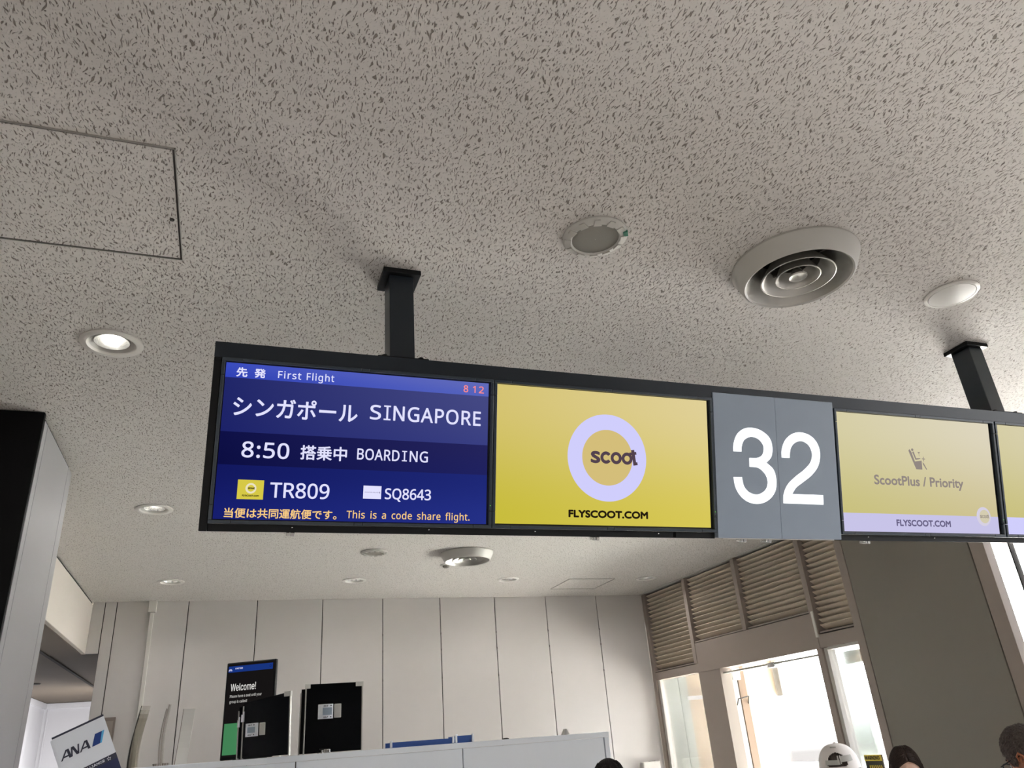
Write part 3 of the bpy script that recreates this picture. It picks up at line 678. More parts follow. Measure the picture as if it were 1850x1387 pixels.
# --- priority lane screens
def lane(u0, u1, scr, label, full):
    t, s, U, V = monitor(u0, u1, scr, label, lambda a0, a1, b0, b1: washed_screen('lane_screen_yellow', (200, 192, 122), (206, 194, 146), (214, 206, 166), (222, 214, 192), a0, a1, b0, b1))
    sbox('lower_band', T_LILAC if not full else emis('screen_pale_lilac', (200, 196, 232), 1.0), ((U(scr[0]), V(scr[1]), -0.006), (U(scr[2]), V(0.1045), -0.0057)), parent=s)
    if not full: return t
    MB().ring(U(2.8795), V(0.1045), 0.0368, 0.0001, -0.0058, -0.0054, n=64).build('badge_disc', emis('screen_badge', (214, 208, 226), 1.0), s)
    MB().ring(U(2.8835), V(0.1045), 0.0262, 0.0001, -0.0054, -0.0051, n=64).build('badge_centre', emis('screen_badge_sand', (212, 204, 176), 1.0), s)
    b = MB(); scoot_word(b, U(2.8600), V(0.0985), 0.0112, 0.0110, -0.0048, 0.0022); b.build('badge_lettering', T_GREY, s)
    b = MB(); text(b, 'ScootPlus / Priority', U(2.3429), U(2.7889), V(0.2125), V(0.2490), None, 'cap', 0.0014, **K); b.build('lane_lettering', T_GREY, s)
    b = MB(); text(b, 'FLYSCOOT.COM', U(2.4335), U(2.7032), V(0.0603), V(0.0843), None, 'cap', 0.0013, **K); b.build('web_address_lettering', T_SLATE, s)
    # seat pictogram: reclined seat, sitter, cup, cross and leg rest
    b = MB(); ox, oy, q = U(2.5225), V(0.2775), 0.00107
    def pg(*p): b.prism([(ox+x*q, oy+y*q) for x, y in p], -0.0056, -0.0052)
    pg((0, 66), (6, 72), (13, 62), (26, 28), (58, 32), (58, 0), (30, 0), (24, 12))
    pg((17, 62), (24, 64), (33, 40), (52, 41), (53, 38), (30, 34))
    b.ring(ox+18.5*q, oy+70*q, 5*q, 0.0001, -0.0056, -0.0052, n=24)
    pg((42, 63), (54, 63), (48.6, 57), (48.6, 48), (47.6, 48), (47.6, 57))
    pg((60, 40), (75, 40), (75, 37.5), (60, 37.5)); pg((66.3, 47), (68.7, 47), (68.7, 30), (66.3, 30))
    pg((62, 27), (68, 22), (80, 2), (77, 0), (63, 20))
    b.build('seat_symbol', T_GREY, s)
    return t
lane(2.1700, 2.9780, (2.1805, 0.0375, 2.9560, 0.4785), 'pale yellow display screen right of the gate number, with a seat symbol and priority wording', True)
lane(2.9845, 3.7925, (2.9930, 0.0375, 3.7700, 0.4785), 'rightmost display screen, plain yellow over lilac, cut by the edge of the photo', False)

# --- gate number panel
U0, U1, V0, V1, WP = 1.6405, 2.1610, 0.0065, 0.5095, 0.006
t = thing('gate_number_panel', 'grey steel box panel with a big white number 32, standing proud of the sign', 'sign', P0+FU*U0+FV*V0, FROT)
sbox('panel_box', M['steel'], ((0, 0, -0.0235), ((U1-U0)/2-0.0004, V1-V0, WP)), ((((U1-U0)/2+0.0004), 0, -0.0235), (U1-U0, V1-V0, WP)), parent=t, bevel=0.0015)
num = emis('number_glow', (255, 255, 255), 1.3)
def curved(pts, corners, n=7):
    """rounds an outline through its points, keeping the listed corners sharp"""
    out = []; m = len(pts)
    for a in range(m):
        b_ = (a+1) % m; p1, p2 = Vector(pts[a]), Vector(pts[b_])
        if a in corners and b_ in corners: out.append(tuple(p1)); continue
        p0 = p1+(p1-p2)*0.0 if a in corners else Vector(pts[a-1]); p3 = p2 if b_ in corners else Vector(pts[(b_+1) % m])
        for k_ in range(n):
            q = k_/n
            out.append(tuple(0.5*((2*p1)+(p2-p0)*q+(2*p0-5*p1+4*p2-p3)*q*q+(3*p1-3*p2+p3-p0)*q**3)))
    return out
O3 = [(0.0743, 0.2977), (0.0765, 0.3240), (0.0914, 0.3575), (0.1190, 0.3790), (0.1509, 0.3859), (0.1872, 0.3810), (0.2190, 0.3640), (0.2350, 0.3430), (0.2395, 0.3142), (0.2326, 0.2850), (0.2106, 0.2642), (0.2363, 0.2450), (0.2470, 0.2220), (0.2492, 0.1933), (0.2420, 0.1646), (0.2220, 0.1400), (0.1930, 0.1235), (0.1588, 0.1179), (0.1236, 0.1250), (0.0951, 0.1445), (0.0767, 0.1735), (0.0705, 0.2087)]
I3 = [(0.1085, 0.2984), (0.1102, 0.3172), (0.1225, 0.3405), (0.1510, 0.3530), (0.1814, 0.3465), (0.1990, 0.3282), (0.2020, 0.3110), (0.1940, 0.2905), (0.1735, 0.2800), (0.1394, 0.2780), (0.1385, 0.2465), (0.1751, 0.2440), (0.2020, 0.2245), (0.2120, 0.1975), (0.2035, 0.1715), (0.1815, 0.1555), (0.1570, 0.1510), (0.1300, 0.1590), (0.1115, 0.1793), (0.1050, 0.2095)]
b = MB().prism(curved(O3+I3[::-1], {0, 10, 21, 22, 22+9, 22+10, 41}), WP-0.001, WP+0.0012); b.build('number_lettering', num, t)
O2 = [(0.3117, 0.2855), (0.2776, 0.2855), (0.2800, 0.3150), (0.2973, 0.3496), (0.3290, 0.3735), (0.3667, 0.3816), (0.4090, 0.3720), (0.4380, 0.3460), (0.4486, 0.3083), (0.4376, 0.2640), (0.4070, 0.2290), (0.3652, 0.2010), (0.3330, 0.1800), (0.3150, 0.1575), (0.4500, 0.1575), (0.4490, 0.1230), (0.2742, 0.1230), (0.2775, 0.1550), (0.2960, 0.1890), (0.3310, 0.2185), (0.3726, 0.2460), (0.4025, 0.2740), (0.4122, 0.3042), (0.4030, 0.3310), (0.3850, 0.3450), (0.3640, 0.3490), (0.3385, 0.3410), (0.3190, 0.3200)]
b = MB().prism(curved(O2, {0, 1, 13, 14, 15, 16}), WP-0.001, WP+0.0012); b.build('number_lettering', num, t)
sbox('base_lip', M['plate'], ((0.02, -0.003, -0.02), (U1-U0-0.03, 0, WP-0.004)), parent=t)

# ================================================================== THINGS ALONG THE BACK WALL
t = thing('cable_duct', 'thin white cable duct running up the back wall to a square box at the ceiling', 'cable duct', (-0.685, WY, 1.0))
sbox('duct_box', M['plate'], ((-0.034, -0.055, 2.045), (0.034, -0.001, 2.149)), parent=t, bevel=0.003)
sbox('duct', M['plate'], ((-0.017, -0.028, -0.9), (0.017, -0.001, 2.045)), parent=t, bevel=0.003)
t = thing('wall_frame', 'small grey brown framed panel on the back wall behind the white tilted sign', 'frame', (-0.915, WY, 1.6))
sbox('frame', M['notice'], ((-0.09, -0.03, 0.0), (0.046, -0.001, 0.565)), parent=t, bevel=0.004)
sbox('inset', M['taupe'], ((-0.075, -0.034, 0.02), (0.03, -0.030, 0.535)), parent=t, bevel=0.002)
t = thing('intercom', 'small white intercom box on the back wall near the right corner', 'intercom', (4.27, WY, 1.2))
sbox('case', M['plate'], ((-0.10, -0.07, 0.0), (0.10, -0.001, 0.238)), parent=t, bevel=0.012)
sbox('slot', M['seam'], ((-0.02, -0.05, 0.2375), (0.055, -0.04, 0.240)), parent=t)

# ================================================================== COUNTER SCREEN AND WHAT STANDS ON IT
CY, TZ = 5.0, CAM_Z+0.033
t = thing('counter_screen', 'tall white laminate counter screen with a thin top slab, in front of the back wall', 'counter', (0.9, CY, 0))
sbox('top_slab', M['counter'], ((-1.55, 0, CAM_Z+0.0015), (1.50, 0.42, TZ)), parent=t, bevel=0.002)
for x0, x1 in ((-1.50, -0.484), (-0.478, 0.505), (0.511, 1.462)):
    sbox('panel', M['counter'], ((x0, 0.012, 0.06), (x1, 0.032, CAM_Z)), parent=t, bevel=0.002)
sbox('end_post', M['counter'], ((1.468, 0.008, 0.0), (1.50, 0.40, CAM_Z)), parent=t, bevel=0.002)
sbox('carcass', M['seam'], ((-1.50, 0.034, 0.0), (1.464, 0.40, CAM_Z)), parent=t)

def yawed(deg): return Matrix.Rotation(R(deg), 3, 'Z')
# portrait monitor
t = thing('welcome_display', 'tall black portrait monitor saying Welcome, standing behind the left black board', 'monitor', (0.150, 5.300, TZ), yawed(-30))
sbox('body', M['black'], ((-0.165, 0.0, 0.004), (0.165, 0.028, 0.555)), parent=t, bevel=0.006)
scr = sbox('screen', emis('welcome_screen_black', (22, 20, 20), 1.0), ((-0.153, -0.002, 0.02), (0.153, 0.0005, 0.543)), parent=t)
sbox('stand', M['black'], ((-0.08, 0.0, 0.0), (0.08, 0.12, 0.006)), parent=t, bevel=0.002)
FT = Matrix(((1, 0, 0, 0), (0, 0, -1, 0), (0, 1, 0, 0), (0, 0, 0, 1)))     # lettering plane (x, up) facing -Y
sbox('blue_banner', emis('welcome_banner', (24, 52, 126), 1.0), ((-0.150, -0.0026, 0.497), (0.145, -0.0020, 0.533)), parent=scr)
b = MB(); text(b, 'UNITED', -0.105, -0.055, 0.514, 0.523, INTER, 'cap', 0.0002, w=0.0030, tr=FT); b.build('banner_lettering', T_WHITE, scr)
b = MB()
for r in (0.012, 0.0085, 0.005): b.ring(-0.137, 0.505, r, r-0.0018, 0.0028, 0.0030, 0, 180, 20, tr=FT)
b.build('globe_symbol', T_WHITE, scr)
b = MB().ring(0.130, 0.516, 0.007, 0.0052, 0.0028, 0.0030, n=24, tr=FT); b.build('banner_symbol', emis('banner_symbol_blue', (14, 30, 80)), scr)
b = MB(); text(b, 'Welcome!', -0.127, 0.040, 0.388, 0.430, INTER, 'cap', 0.0006, w=0.0026, tr=FT)
b.build('greeting_lettering', emis('welcome_white', (214, 212, 208)), scr)
b = MB(); text(b, 'Please have a seat until your', -0.128, 0.082, 0.350, 0.366, INTER, 'cap', 0.0002, w=0.0026, tr=FT); text(b, 'group is called!', -0.128, -0.012, 0.319, 0.335, INTER, 'cap', 0.0002, w=0.0026, tr=FT)
b.build('message_lettering', emis('welcome_grey', (186, 184, 180)), scr)
sbox('green_block', emis('welcome_green', (66, 128, 84), 1.0), ((-0.150, -0.0026, 0.032), (0.10, -0.0020, 0.205)), parent=scr)

def display_board(label, loc, deg, w, h, lean, card_x, second, roll=0, cv=0.5, left=True, hl=None):
    hl = hl or h
    rot = yawed(deg) @ Matrix.Rotation(R(-roll), 3, 'Y') @ Matrix.Rotation(R(lean), 3, 'X')
    t = thing('display_board', label, 'board', loc, rot, 'black display boards on the counter screen')
    MB().prism([(0.006, 0.004), (w-0.006, 0.004), (w-0.006, h-0.004), (0.006, hl-0.004)], -0.006, 0.0, FT).build('panel', M['ablack'], t)
    for x, ht in ((0.0, hl), (w-0.008, h)): sbox('side_rail', M['silver'], ((x, -0.004, 0.0), (x+0.008, 0.010, ht-0.02)), parent=t, bevel=0.0015)
    for x0, x1 in ((0.0, 0.030), (w-0.044, w+0.004))[0 if left else 1:]: sbox('corner_bracket', M['corner'], ((x0, -0.006, h-0.028), (x1, 0.012, h)), parent=t, bevel=0.002)
    v0, v1, CW = h*cv, h*(cv+0.21), 0.088
    q = sbox('card_holder', M['corner'], ((card_x+CW+0.006, -0.006, v0+0.003), (card_x+CW+0.048, 0.0, v1-0.001)), parent=t, bevel=0.003)
    sbox('holder_inset', M['plate_g'], ((card_x+CW+0.012, -0.0068, v0+0.009), (card_x+CW+0.042, -0.006, v1-0.007)), parent=q)
    c = MB(); n = 6
    for i in range(n):                                                # a softly curled clear-fronted card
        a0, a1 = i/n, (i+1)/n
        f = lambda a: (card_x+CW*a, -0.008-0.014*math.sin(math.pi*a)-0.004*(1-a))
        (xa, ya), (xb, yb) = f(a0), f(a1)
        c.add([(xa, ya, v0), (xb, yb, v0), (xb, yb, v1), (xa, ya, v1), (xa, ya+0.002, v0), (xb, yb+0.002, v0), (xb, yb+0.002, v1), (xa, ya+0.002, v1)],
              [(0, 1, 2, 3), (5, 4, 7, 6), (0, 4, 5, 1), (3, 2, 6, 7), (1, 5, 6, 2), (4, 0, 3, 7)])
    c = c.build('card', M['signwhite'], t, smooth=True)
    sbox('card_window', M['steel'], ((card_x+0.026, -0.0260, v0+0.020), (card_x+0.080, -0.0245, v1-0.020)), parent=c)
    for v in (v1-0.014, v0+0.005):
        b = MB(); text(b, 'ANA', card_x+0.030, card_x+0.048, v, v+0.008, INTER, 'cap', 0.0003, w=0.0262, tr=FT)
        b.prism([(card_x+0.049, v), (card_x+0.053, v), (card_x+0.057, v+0.008), (card_x+0.053, v+0.008)], 0.0260, 0.0262, FT)
        b.box((card_x+0.070, v+0.001, 0.0260), (card_x+0.077, v+0.007, 0.0262), FT)
        b.build('card_lettering', M['ink'], c)
    # the second sheet behind, a little to the left
    sbox('rear_panel', M['ablack'], ((second, 0.050, 0.004), (w*0.6, 0.055, hl*0.93)), parent=t)
    sbox('rear_rail', M['silver'], ((second-0.006, 0.046, 0.0), (second+0.002, 0.060, hl*0.93-0.02)), parent=t, bevel=0.0015)
    return t
bd = display_board('left black board angled in front of the portrait monitor, pale bracket at top right', (0.122, 5.10, TZ+0.002), -44, 0.345, 0.334, 2, 0.035, -0.075, 0, 0.34, False, 0.300)
for x, y, zt in ((0.004, -0.004, 0.225), (-0.075, 0.052, 0.200)):
    m_ = MB().box((x-0.008, y-0.006, zt-0.03), (x+0.008, y+0.008, zt+0.004)).box((x+0.002, y-0.006, zt+0.004), (x+0.008, y+0.008, zt+0.026)).box((x-0.008, y-0.006, zt+0.004), (x-0.005, y+0.008, zt+0.010))
    m_.build('rail_clip', M['signwhite'], bd, bevel=0.001)
display_board('right black board standing upright alone with grey top brackets and a silvery card holder', (0.460, 5.06, TZ), -2, 0.342, 0.385, 1, 0.078, -0.018, 0, 0.48)
t = thing('metal_clip_box', 'small bright metal clip box at the foot of the right black board', 'clip box', (0.585, 5.025, TZ))
sbox('case', M['chrome'], ((-0.012, -0.015, 0.0), (0.026, 0.015, 0.022)), parent=t, bevel=0.003)
sbox('lid', M['black'], ((-0.034, -0.013, 0.018), (0.026, 0.013, 0.026)), parent=t, bevel=0.002)
sbox('tongue', M['chrome'], ((-0.026, -0.014, 0.0), (-0.016, 0.010, 0.018)), parent=t, bevel=0.001)

# blue trays lying on the slab
def tray(label, x0, x1, y, h, end_l, end_r):
    t = thing('document_tray', label, 'tray', ((x0+x1)/2, y, TZ), group='blue document trays')
    w = (x1-x0)/2
    b = MB().box((-w, -0.09, 0), (w, 0.09, 0.004)).add([(-w, -0.09, 0), (w, -0.09, 0), (w, -0.105, h), (-w, -0.105, h), (-w, -0.087, 0), (w, -0.087, 0), (w, -0.102, h), (-w, -0.102, h)], [(0, 1, 2, 3), (5, 4, 7, 6), (3, 2, 6, 7), (0, 3, 7, 4), (1, 5, 6, 2)])
    b.box((-w, 0.087, 0), (w, 0.09, h)); b.build('tray_body', M['blue'], t)
    for e, x in ((end_l, -w), (end_r, w)):
        MB().box((x-0.006, -0.107, 0.002), (x+0.006, -0.09, h+0.004)).box((x-0.003, -0.107, h), (x+0.010 if x < 0 else x+0.003, -0.10, h+0.010)).build('end_clip', M['signwhite'], t, bevel=0.001)
    return t
tray('long blue tray with white end clips lying on the white counter screen', 0.975, 1.36, 5.15, 0.030, 1, 1)
tray('short darker end of a blue tray just right of the long blue tray', 1.385, 1.492, 5.17, 0.040, 1, 1)
t = tag(MB().prism([(-0.022, 0), (0.022, 0), (0.003, 0.036), (-0.001, 0.036)], 0, 0.05, Matrix.Translation((2.148, 5.16, TZ)) @ FT).build('table_tent', M['plate_g'], None, bevel=0.001), 'tiny grey folded tent card near the right end of the counter screen', 'card')
t = tag(MB().lathe([(0.022, 0), (0.020, 0.006), (0.008, 0.009), (0.0005, 0.009)], 24, (1.72, 5.10, TZ)).build('rubber_pad', M['seam'], None, smooth=True), 'tiny dark pad on the counter screen between blue trays and tent card', 'pad')
# pen cups at the left end
for k, (x, lab) in enumerate(((-0.318, 'grey striped pen cup on the far left end of the counter, left one'), (-0.272, 'grey striped pen cup beside the clear leaflet holder, right one'))):
    t = thing('pen_cup', lab, 'cup', (x, 5.05, TZ), group='small grey pen cups')
    MB().lathe([(0.018, 0.0), (0.019, 0.012), (0.0165, 0.012), (0.0165, 0.003), (0.0005, 0.003)], 24).build('cup', M['notice'], t, smooth=True)
    b = MB()
    for i in range(10):
        a = 2*math.pi*i/10; b.box((0.0185, -0.0012, 0.0), (0.0205, 0.0012, 0.012), Matrix.Rotation(a, 4, 'Z'))
    b.build('ribs', M['silver'], t)
# clear bent acrylic leaflet holders
def leaflet(label, x, y, deg, w, h, lean, folds, m='acryl', edge='seam'):
    t = thing('leaflet_holder', label, 'leaflet holder', (x, y, TZ), yawed(deg), 'clear leaflet holders')
    n = 10
    for k in range(folds):
        b = MB(); off = 0.026*k; e = MB()
        pts = []
        for i in range(n+1):
            a = i/n; pts.append((lean*a*a, 0.02*math.sin(a*math.pi)+off, a*(h-0.02*k)))
        for p, q in zip(pts[:-1], pts[1:]):
            b.add([(p[0]-w/2, p[1], p[2]), (p[0]+w/2, p[1]+0.03, p[2]), (q[0]+w/2, q[1]+0.03, q[2]), (q[0]-w/2, q[1], q[2]),
                   (p[0]-w/2, p[1]+0.003, p[2]), (p[0]+w/2, p[1]+0.033, p[2]), (q[0]+w/2, q[1]+0.033, q[2]), (q[0]-w/2, q[1]+0.003, q[2])],
                  [(0, 1, 2, 3), (5, 4, 7, 6), (1, 5, 6, 2), (4, 0, 3, 7)])
        s = b.build('clear_sheet', M[m], t, smooth=True)
        e.tube([(p[0]-w/2, p[1], p[2]) for p in pts], 0.0016, 6); e.build('sheet_edge', M[edge], s, smooth=True)
    return t
leaflet('bundle of bent clear sheets at the far left end of the counter screen', -0.435, 5.10, 10, 0.05, 0.315, 0.03, 4)
leaflet('narrow dark edged clear leaflet holder left of the wall joint', -0.282, 5.06, 30, 0.030, 0.312, 0.012, 2, 'acryl', 'notice')
leaflet('milky white bent leaflet holder just left of the portrait monitor', -0.200, 5.08, -15, 0.055, 0.285, 0.020, 1, 'milk', 'notice')

# ================================================================== TILTED AIRLINE SIGN ON A STAND
TL = Vector((-0.7027, 4.2084, CAM_Z+0.166)); EX = Vector((0.9029, 0.1092, 0.4156)).normalized(); EN = Vector((0.1359, -0.9901, -0.0350))
EY = EN.cross(EX).normalized(); EN = EX.cross(EY)
AR = Matrix((EX, EY, EN)).transposed()
t = thing('stand_sign', 'white and navy airline sign tilted on a stand at lower left, lettered ANA', 'sign', TL, AR)
sbox('case', M['signwhite'], ((-0.009, -0.30, -0.022), (0.2117, -0.004, -0.003)), parent=t, bevel=0.002)
fc = sbox('face', M['signwhite'], ((0.0, -0.1705, -0.003), (0.2115, 0.0, 0.0)), parent=t)
sbox('top_bar', M['ink'], ((0.0, 0.0, -0.020), (0.2115, 0.0085, 0.001)), parent=t, bevel=0.001)
nb = sbox('navy_face', M['navy'], ((0.0, -0.30, -0.003), (0.2115, -0.1705, 0.0)), parent=t)
sbox('dark_band', M['ink'], ((0.0, -0.195, 0.0), (0.2115, -0.1705, 0.0008)), parent=nb)
b = MB()   # slanted capitals built as strokes
def stroke(b, p, q, w0, w1, zz=0.0012):
    b.add([(p[0]-w0/2, p[1], 0), (p[0]+w0/2, p[1], 0), (q[0]+w1/2, q[1], 0), (q[0]-w1/2, q[1], 0), (p[0]-w0/2, p[1], zz), (p[0]+w0/2, p[1], zz), (q[0]+w1/2, q[1], zz), (q[0]-w1/2, q[1], zz)],
          [(4, 5, 6, 7), (0, 1, 5, 4), (1, 2, 6, 5), (2, 3, 7, 6), (3, 0, 4, 7)])
yb, yt = -0.1042, -0.0650
for x in (0.0080, 0.0835):
    stroke(b, (x+0.002, yb), (x+0.031, yt), 0.0065, 0.0075); stroke(b, (x+0.0375, yb), (x+0.0345, yt), 0.0105, 0.0095); stroke(b, (x+0.0235, yb+0.0085), (x+0.0245, yb+0.0145), 0.026, 0.019)
x = 0.0475; stroke(b, (x+0.003, yb), (x+0.0125, yt), 0.0065, 0.0065); stroke(b, (x+0.0275, yb), (x+0.0150, yt), 0.0105, 0.0105); stroke(b, (x+0.0295, yb), (x+0.0390, yt), 0.0065, 0.0065)
b.build('airline_lettering', M['ink'], fc)
MB().prism([(0.1323, -0.1042), (0.1655, -0.1042), (0.1866, -0.0575), (0.1575, -0.0575)], 0, 0.0012).build('logo_mark', M['anablue'], fc)
MB().prism([(0.1655, -0.1042), (0.1728, -0.1042), (0.1969, -0.0575), (0.1866, -0.0575)], 0, 0.0012).build('logo_edge', M['anasky'], fc)
b = MB(); text(b, 'A STAR ALLIANCE MEMBER'[:15], 0.0135, 0.1612, -0.1870, -0.1765, INTER, 'cap', 0.0004, w=0.0016); b.build('alliance_lettering', M['signwhite'], nb)
b = MB(); c0 = (0.1790, -0.1825)
o5 = [(c0[0]+r*math.cos(R(90+36*i)), c0[1]+r*math.sin(R(90+36*i))) for i, r in enumerate([0.0085, 0.0036]*5)]
for p, q in zip(o5, o5[1:]+o5[:1]):
    d = Vector((q[0]-p[0], q[1]-p[1])); nrm = Vector((-d.y, d.x)).normalized()*0.0007
    b.prism([(p[0]-nrm.x, p[1]-nrm.y), (q[0]-nrm.x, q[1]-nrm.y), (q[0]+nrm.x, q[1]+nrm.y), (p[0]+nrm.x, p[1]+nrm.y)], 0.0009, 0.0016)
b.build('star_symbol', M['signwhite'], nb)
IA = (Matrix.Translation(TL) @ AR.to_4x4()).inverted()
pb = TL+EX*0.106+EY*(-0.25)-EN*0.034
MB().tube([(pb.x, pb.y, 0.02), (pb.x, pb.y, pb.z-0.1), pb], 0.014, 16, IA).build('pole', M['silver'], t, smooth=True)
MB().lathe([(0.0005, 0.022), (0.05, 0.020), (0.15, 0.010), (0.155, 0.0), (0.0005, 0.0)], 40, tr=IA @ Matrix.Translation((pb.x, pb.y, 0))).build('foot', M['silver'], t, smooth=True)

# warning sticker on the glass pane
t = thing('warning_sticker', 'yellow and dark warning sticker on the narrow glass pane behind the white cap', 'sticker', (WX+0.05, 5.02, CAM_Z-0.256), Matrix(((0, 0, -1), (-1, 0, 0), (0, 1, 0))))
sbox('yellow_band', M['yellow'], ((-0.09, -0.040, 0), (0.082, 0.0, 0.0015)), parent=t)
sbox('dark_band', M['stick'], ((-0.09, -0.16, 0), (0.082, -0.040, 0.0015)), parent=t)
sbox('edge_strip', M['notice'], ((0.082, -0.16, 0), (0.095, 0.0, 0.0015)), parent=t)
b = MB(); text(b, 'WARNING', -0.085, 0.062, -0.033, -0.007, INTER, 'cap', 0.0014, w=0.002); b.build('warning_lettering', M['gap'], t)
b = MB()
for i in range(7): b.box((-0.055+i*0.019, -0.105, 0.0015), (-0.045+i*0.019, -0.068, 0.002))
b.build('lower_marks', M['yellow'], t)

# ================================================================== PEOPLE
def skin_mat(name, col):
    m = mat(name, col, 0.5, var=0.05, vscale=25, bump=0.15, bscale=160)
    p = m.node_tree.nodes['Principled BSDF']; p.inputs['Subsurface Weight'].default_value = 0.08; p.inputs['Subsurface Radius'].default_value = (0.01, 0.004, 0.002)
    return m
def hair_mat(name, c0, c1):
    m = bpy.data.materials.new(name); m.use_nodes = True; n = m.node_tree; b = n.nodes['Principled BSDF']
    b.inputs['Roughness'].default_value = 0.6; b.inputs['Specular IOR Level'].default_value = 0.25
    t = n.nodes.new('ShaderNodeTexCoord'); mp = n.nodes.new('ShaderNodeMapping'); mp.inputs['Scale'].default_value = (260, 30, 30)
    z = n.nodes.new('ShaderNodeTexNoise'); z.inputs['Scale'].default_value = 1.0; z.inputs['Detail'].default_value = 3
    mx = n.nodes.new('ShaderNodeMix'); mx.data_type = 'RGBA'; mx.inputs[6].default_value = lin(c0); mx.inputs[7].default_value = lin(c1)
    bp = n.nodes.new('ShaderNodeBump'); bp.inputs['Strength'].default_value = 0.6; bp.inputs['Distance'].default_value = 0.002
    n.links.new(t.outputs['Object'], mp.inputs[0]); n.links.new(mp.outputs[0], z.inputs[0]); n.links.new(z.outputs[0], mx.inputs[0])
    n.links.new(mx.outputs[2], b.inputs['Base Color']); n.links.new(z.outputs[0], bp.inputs['Height']); n.links.new(bp.outputs[0], b.inputs['Normal'])
    return m

def loft(mb, rings, n=24, tr=None):
    """closed surface through elliptical rings (cx, cy, z, rx, ry)"""
    v, f = [], []
    for cx, cy, zz, rx, ry in rings:
        for i in range(n):
            a = 2*math.pi*i/n; v.append((cx+rx*math.cos(a), cy+ry*math.sin(a), zz))
    for k in range(len(rings)-1):
        for i in range(n):
            j = (i+1) % n; f.append((k*n+i, k*n+j, (k+1)*n+j, (k+1)*n+i))
    f += [tuple(reversed(range(n))), tuple(range((len(rings)-1)*n, len(rings)*n))]
    return mb.add(v, f, tr)
def ball(mb, c, r, n=20, tr=None):
    prof = [(max(1e-4, math.sin(math.pi*i/n)), -math.cos(math.pi*i/n)) for i in range(n+1)]
    v, f = [], []; m = 28
    for j in range(m):
        a = 2*math.pi*j/m
        for p, q in prof: v.append((c[0]+r[0]*p*math.cos(a), c[1]+r[1]*p*math.sin(a), c[2]+r[2]*q))
    w = n+1
    for j in range(m):
        l = (j+1) % m
        for k in range(n): f.append((j*w+k, l*w+k, l*w+k+1, j*w+k+1))
    return mb.add(v, f, tr)
def fuse(mb, name, m, parent, voxel=0.008, smooth=4):
    ob = mb.build(name, m, None)
    r = ob.modifiers.new('r', 'REMESH'); r.mode = 'VOXEL'; r.voxel_size = voxel
    q = ob.modifiers.new('s', 'SMOOTH'); q.iterations = smooth; q.factor = 0.5
    bpy.context.view_layer.update()
    me = bpy.data.meshes.new_from_object(ob.evaluated_get(bpy.context.evaluated_depsgraph_get()))
    ob.modifiers.clear(); old = ob.data; ob.data = me; bpy.data.meshes.remove(old)
    if not me.materials: me.materials.append(m)
    me.polygons.foreach_set('use_smooth', [True]*len(me.polygons)); me.name = name
    ob.parent = parent
    return ob

HC = Vector((0, 0.012, -0.118))     # skull centre measured from the crown
def head_frame(hh, pitch, turn=0, roll=0):
    """maps head space (origin at the crown, +Y face, +Z up) to the body, nodding about the neck"""
    piv = Vector((0, -0.01, -0.215))
    return Matrix.Translation((0, 0, hh)) @ Matrix.Translation(piv) @ Matrix.Rotation(R(turn), 4, 'Z') @ Matrix.Rotation(R(roll), 4, 'Y') @ Matrix.Rotation(R(-pitch), 4, 'X') @ Matrix.Translation(-piv)

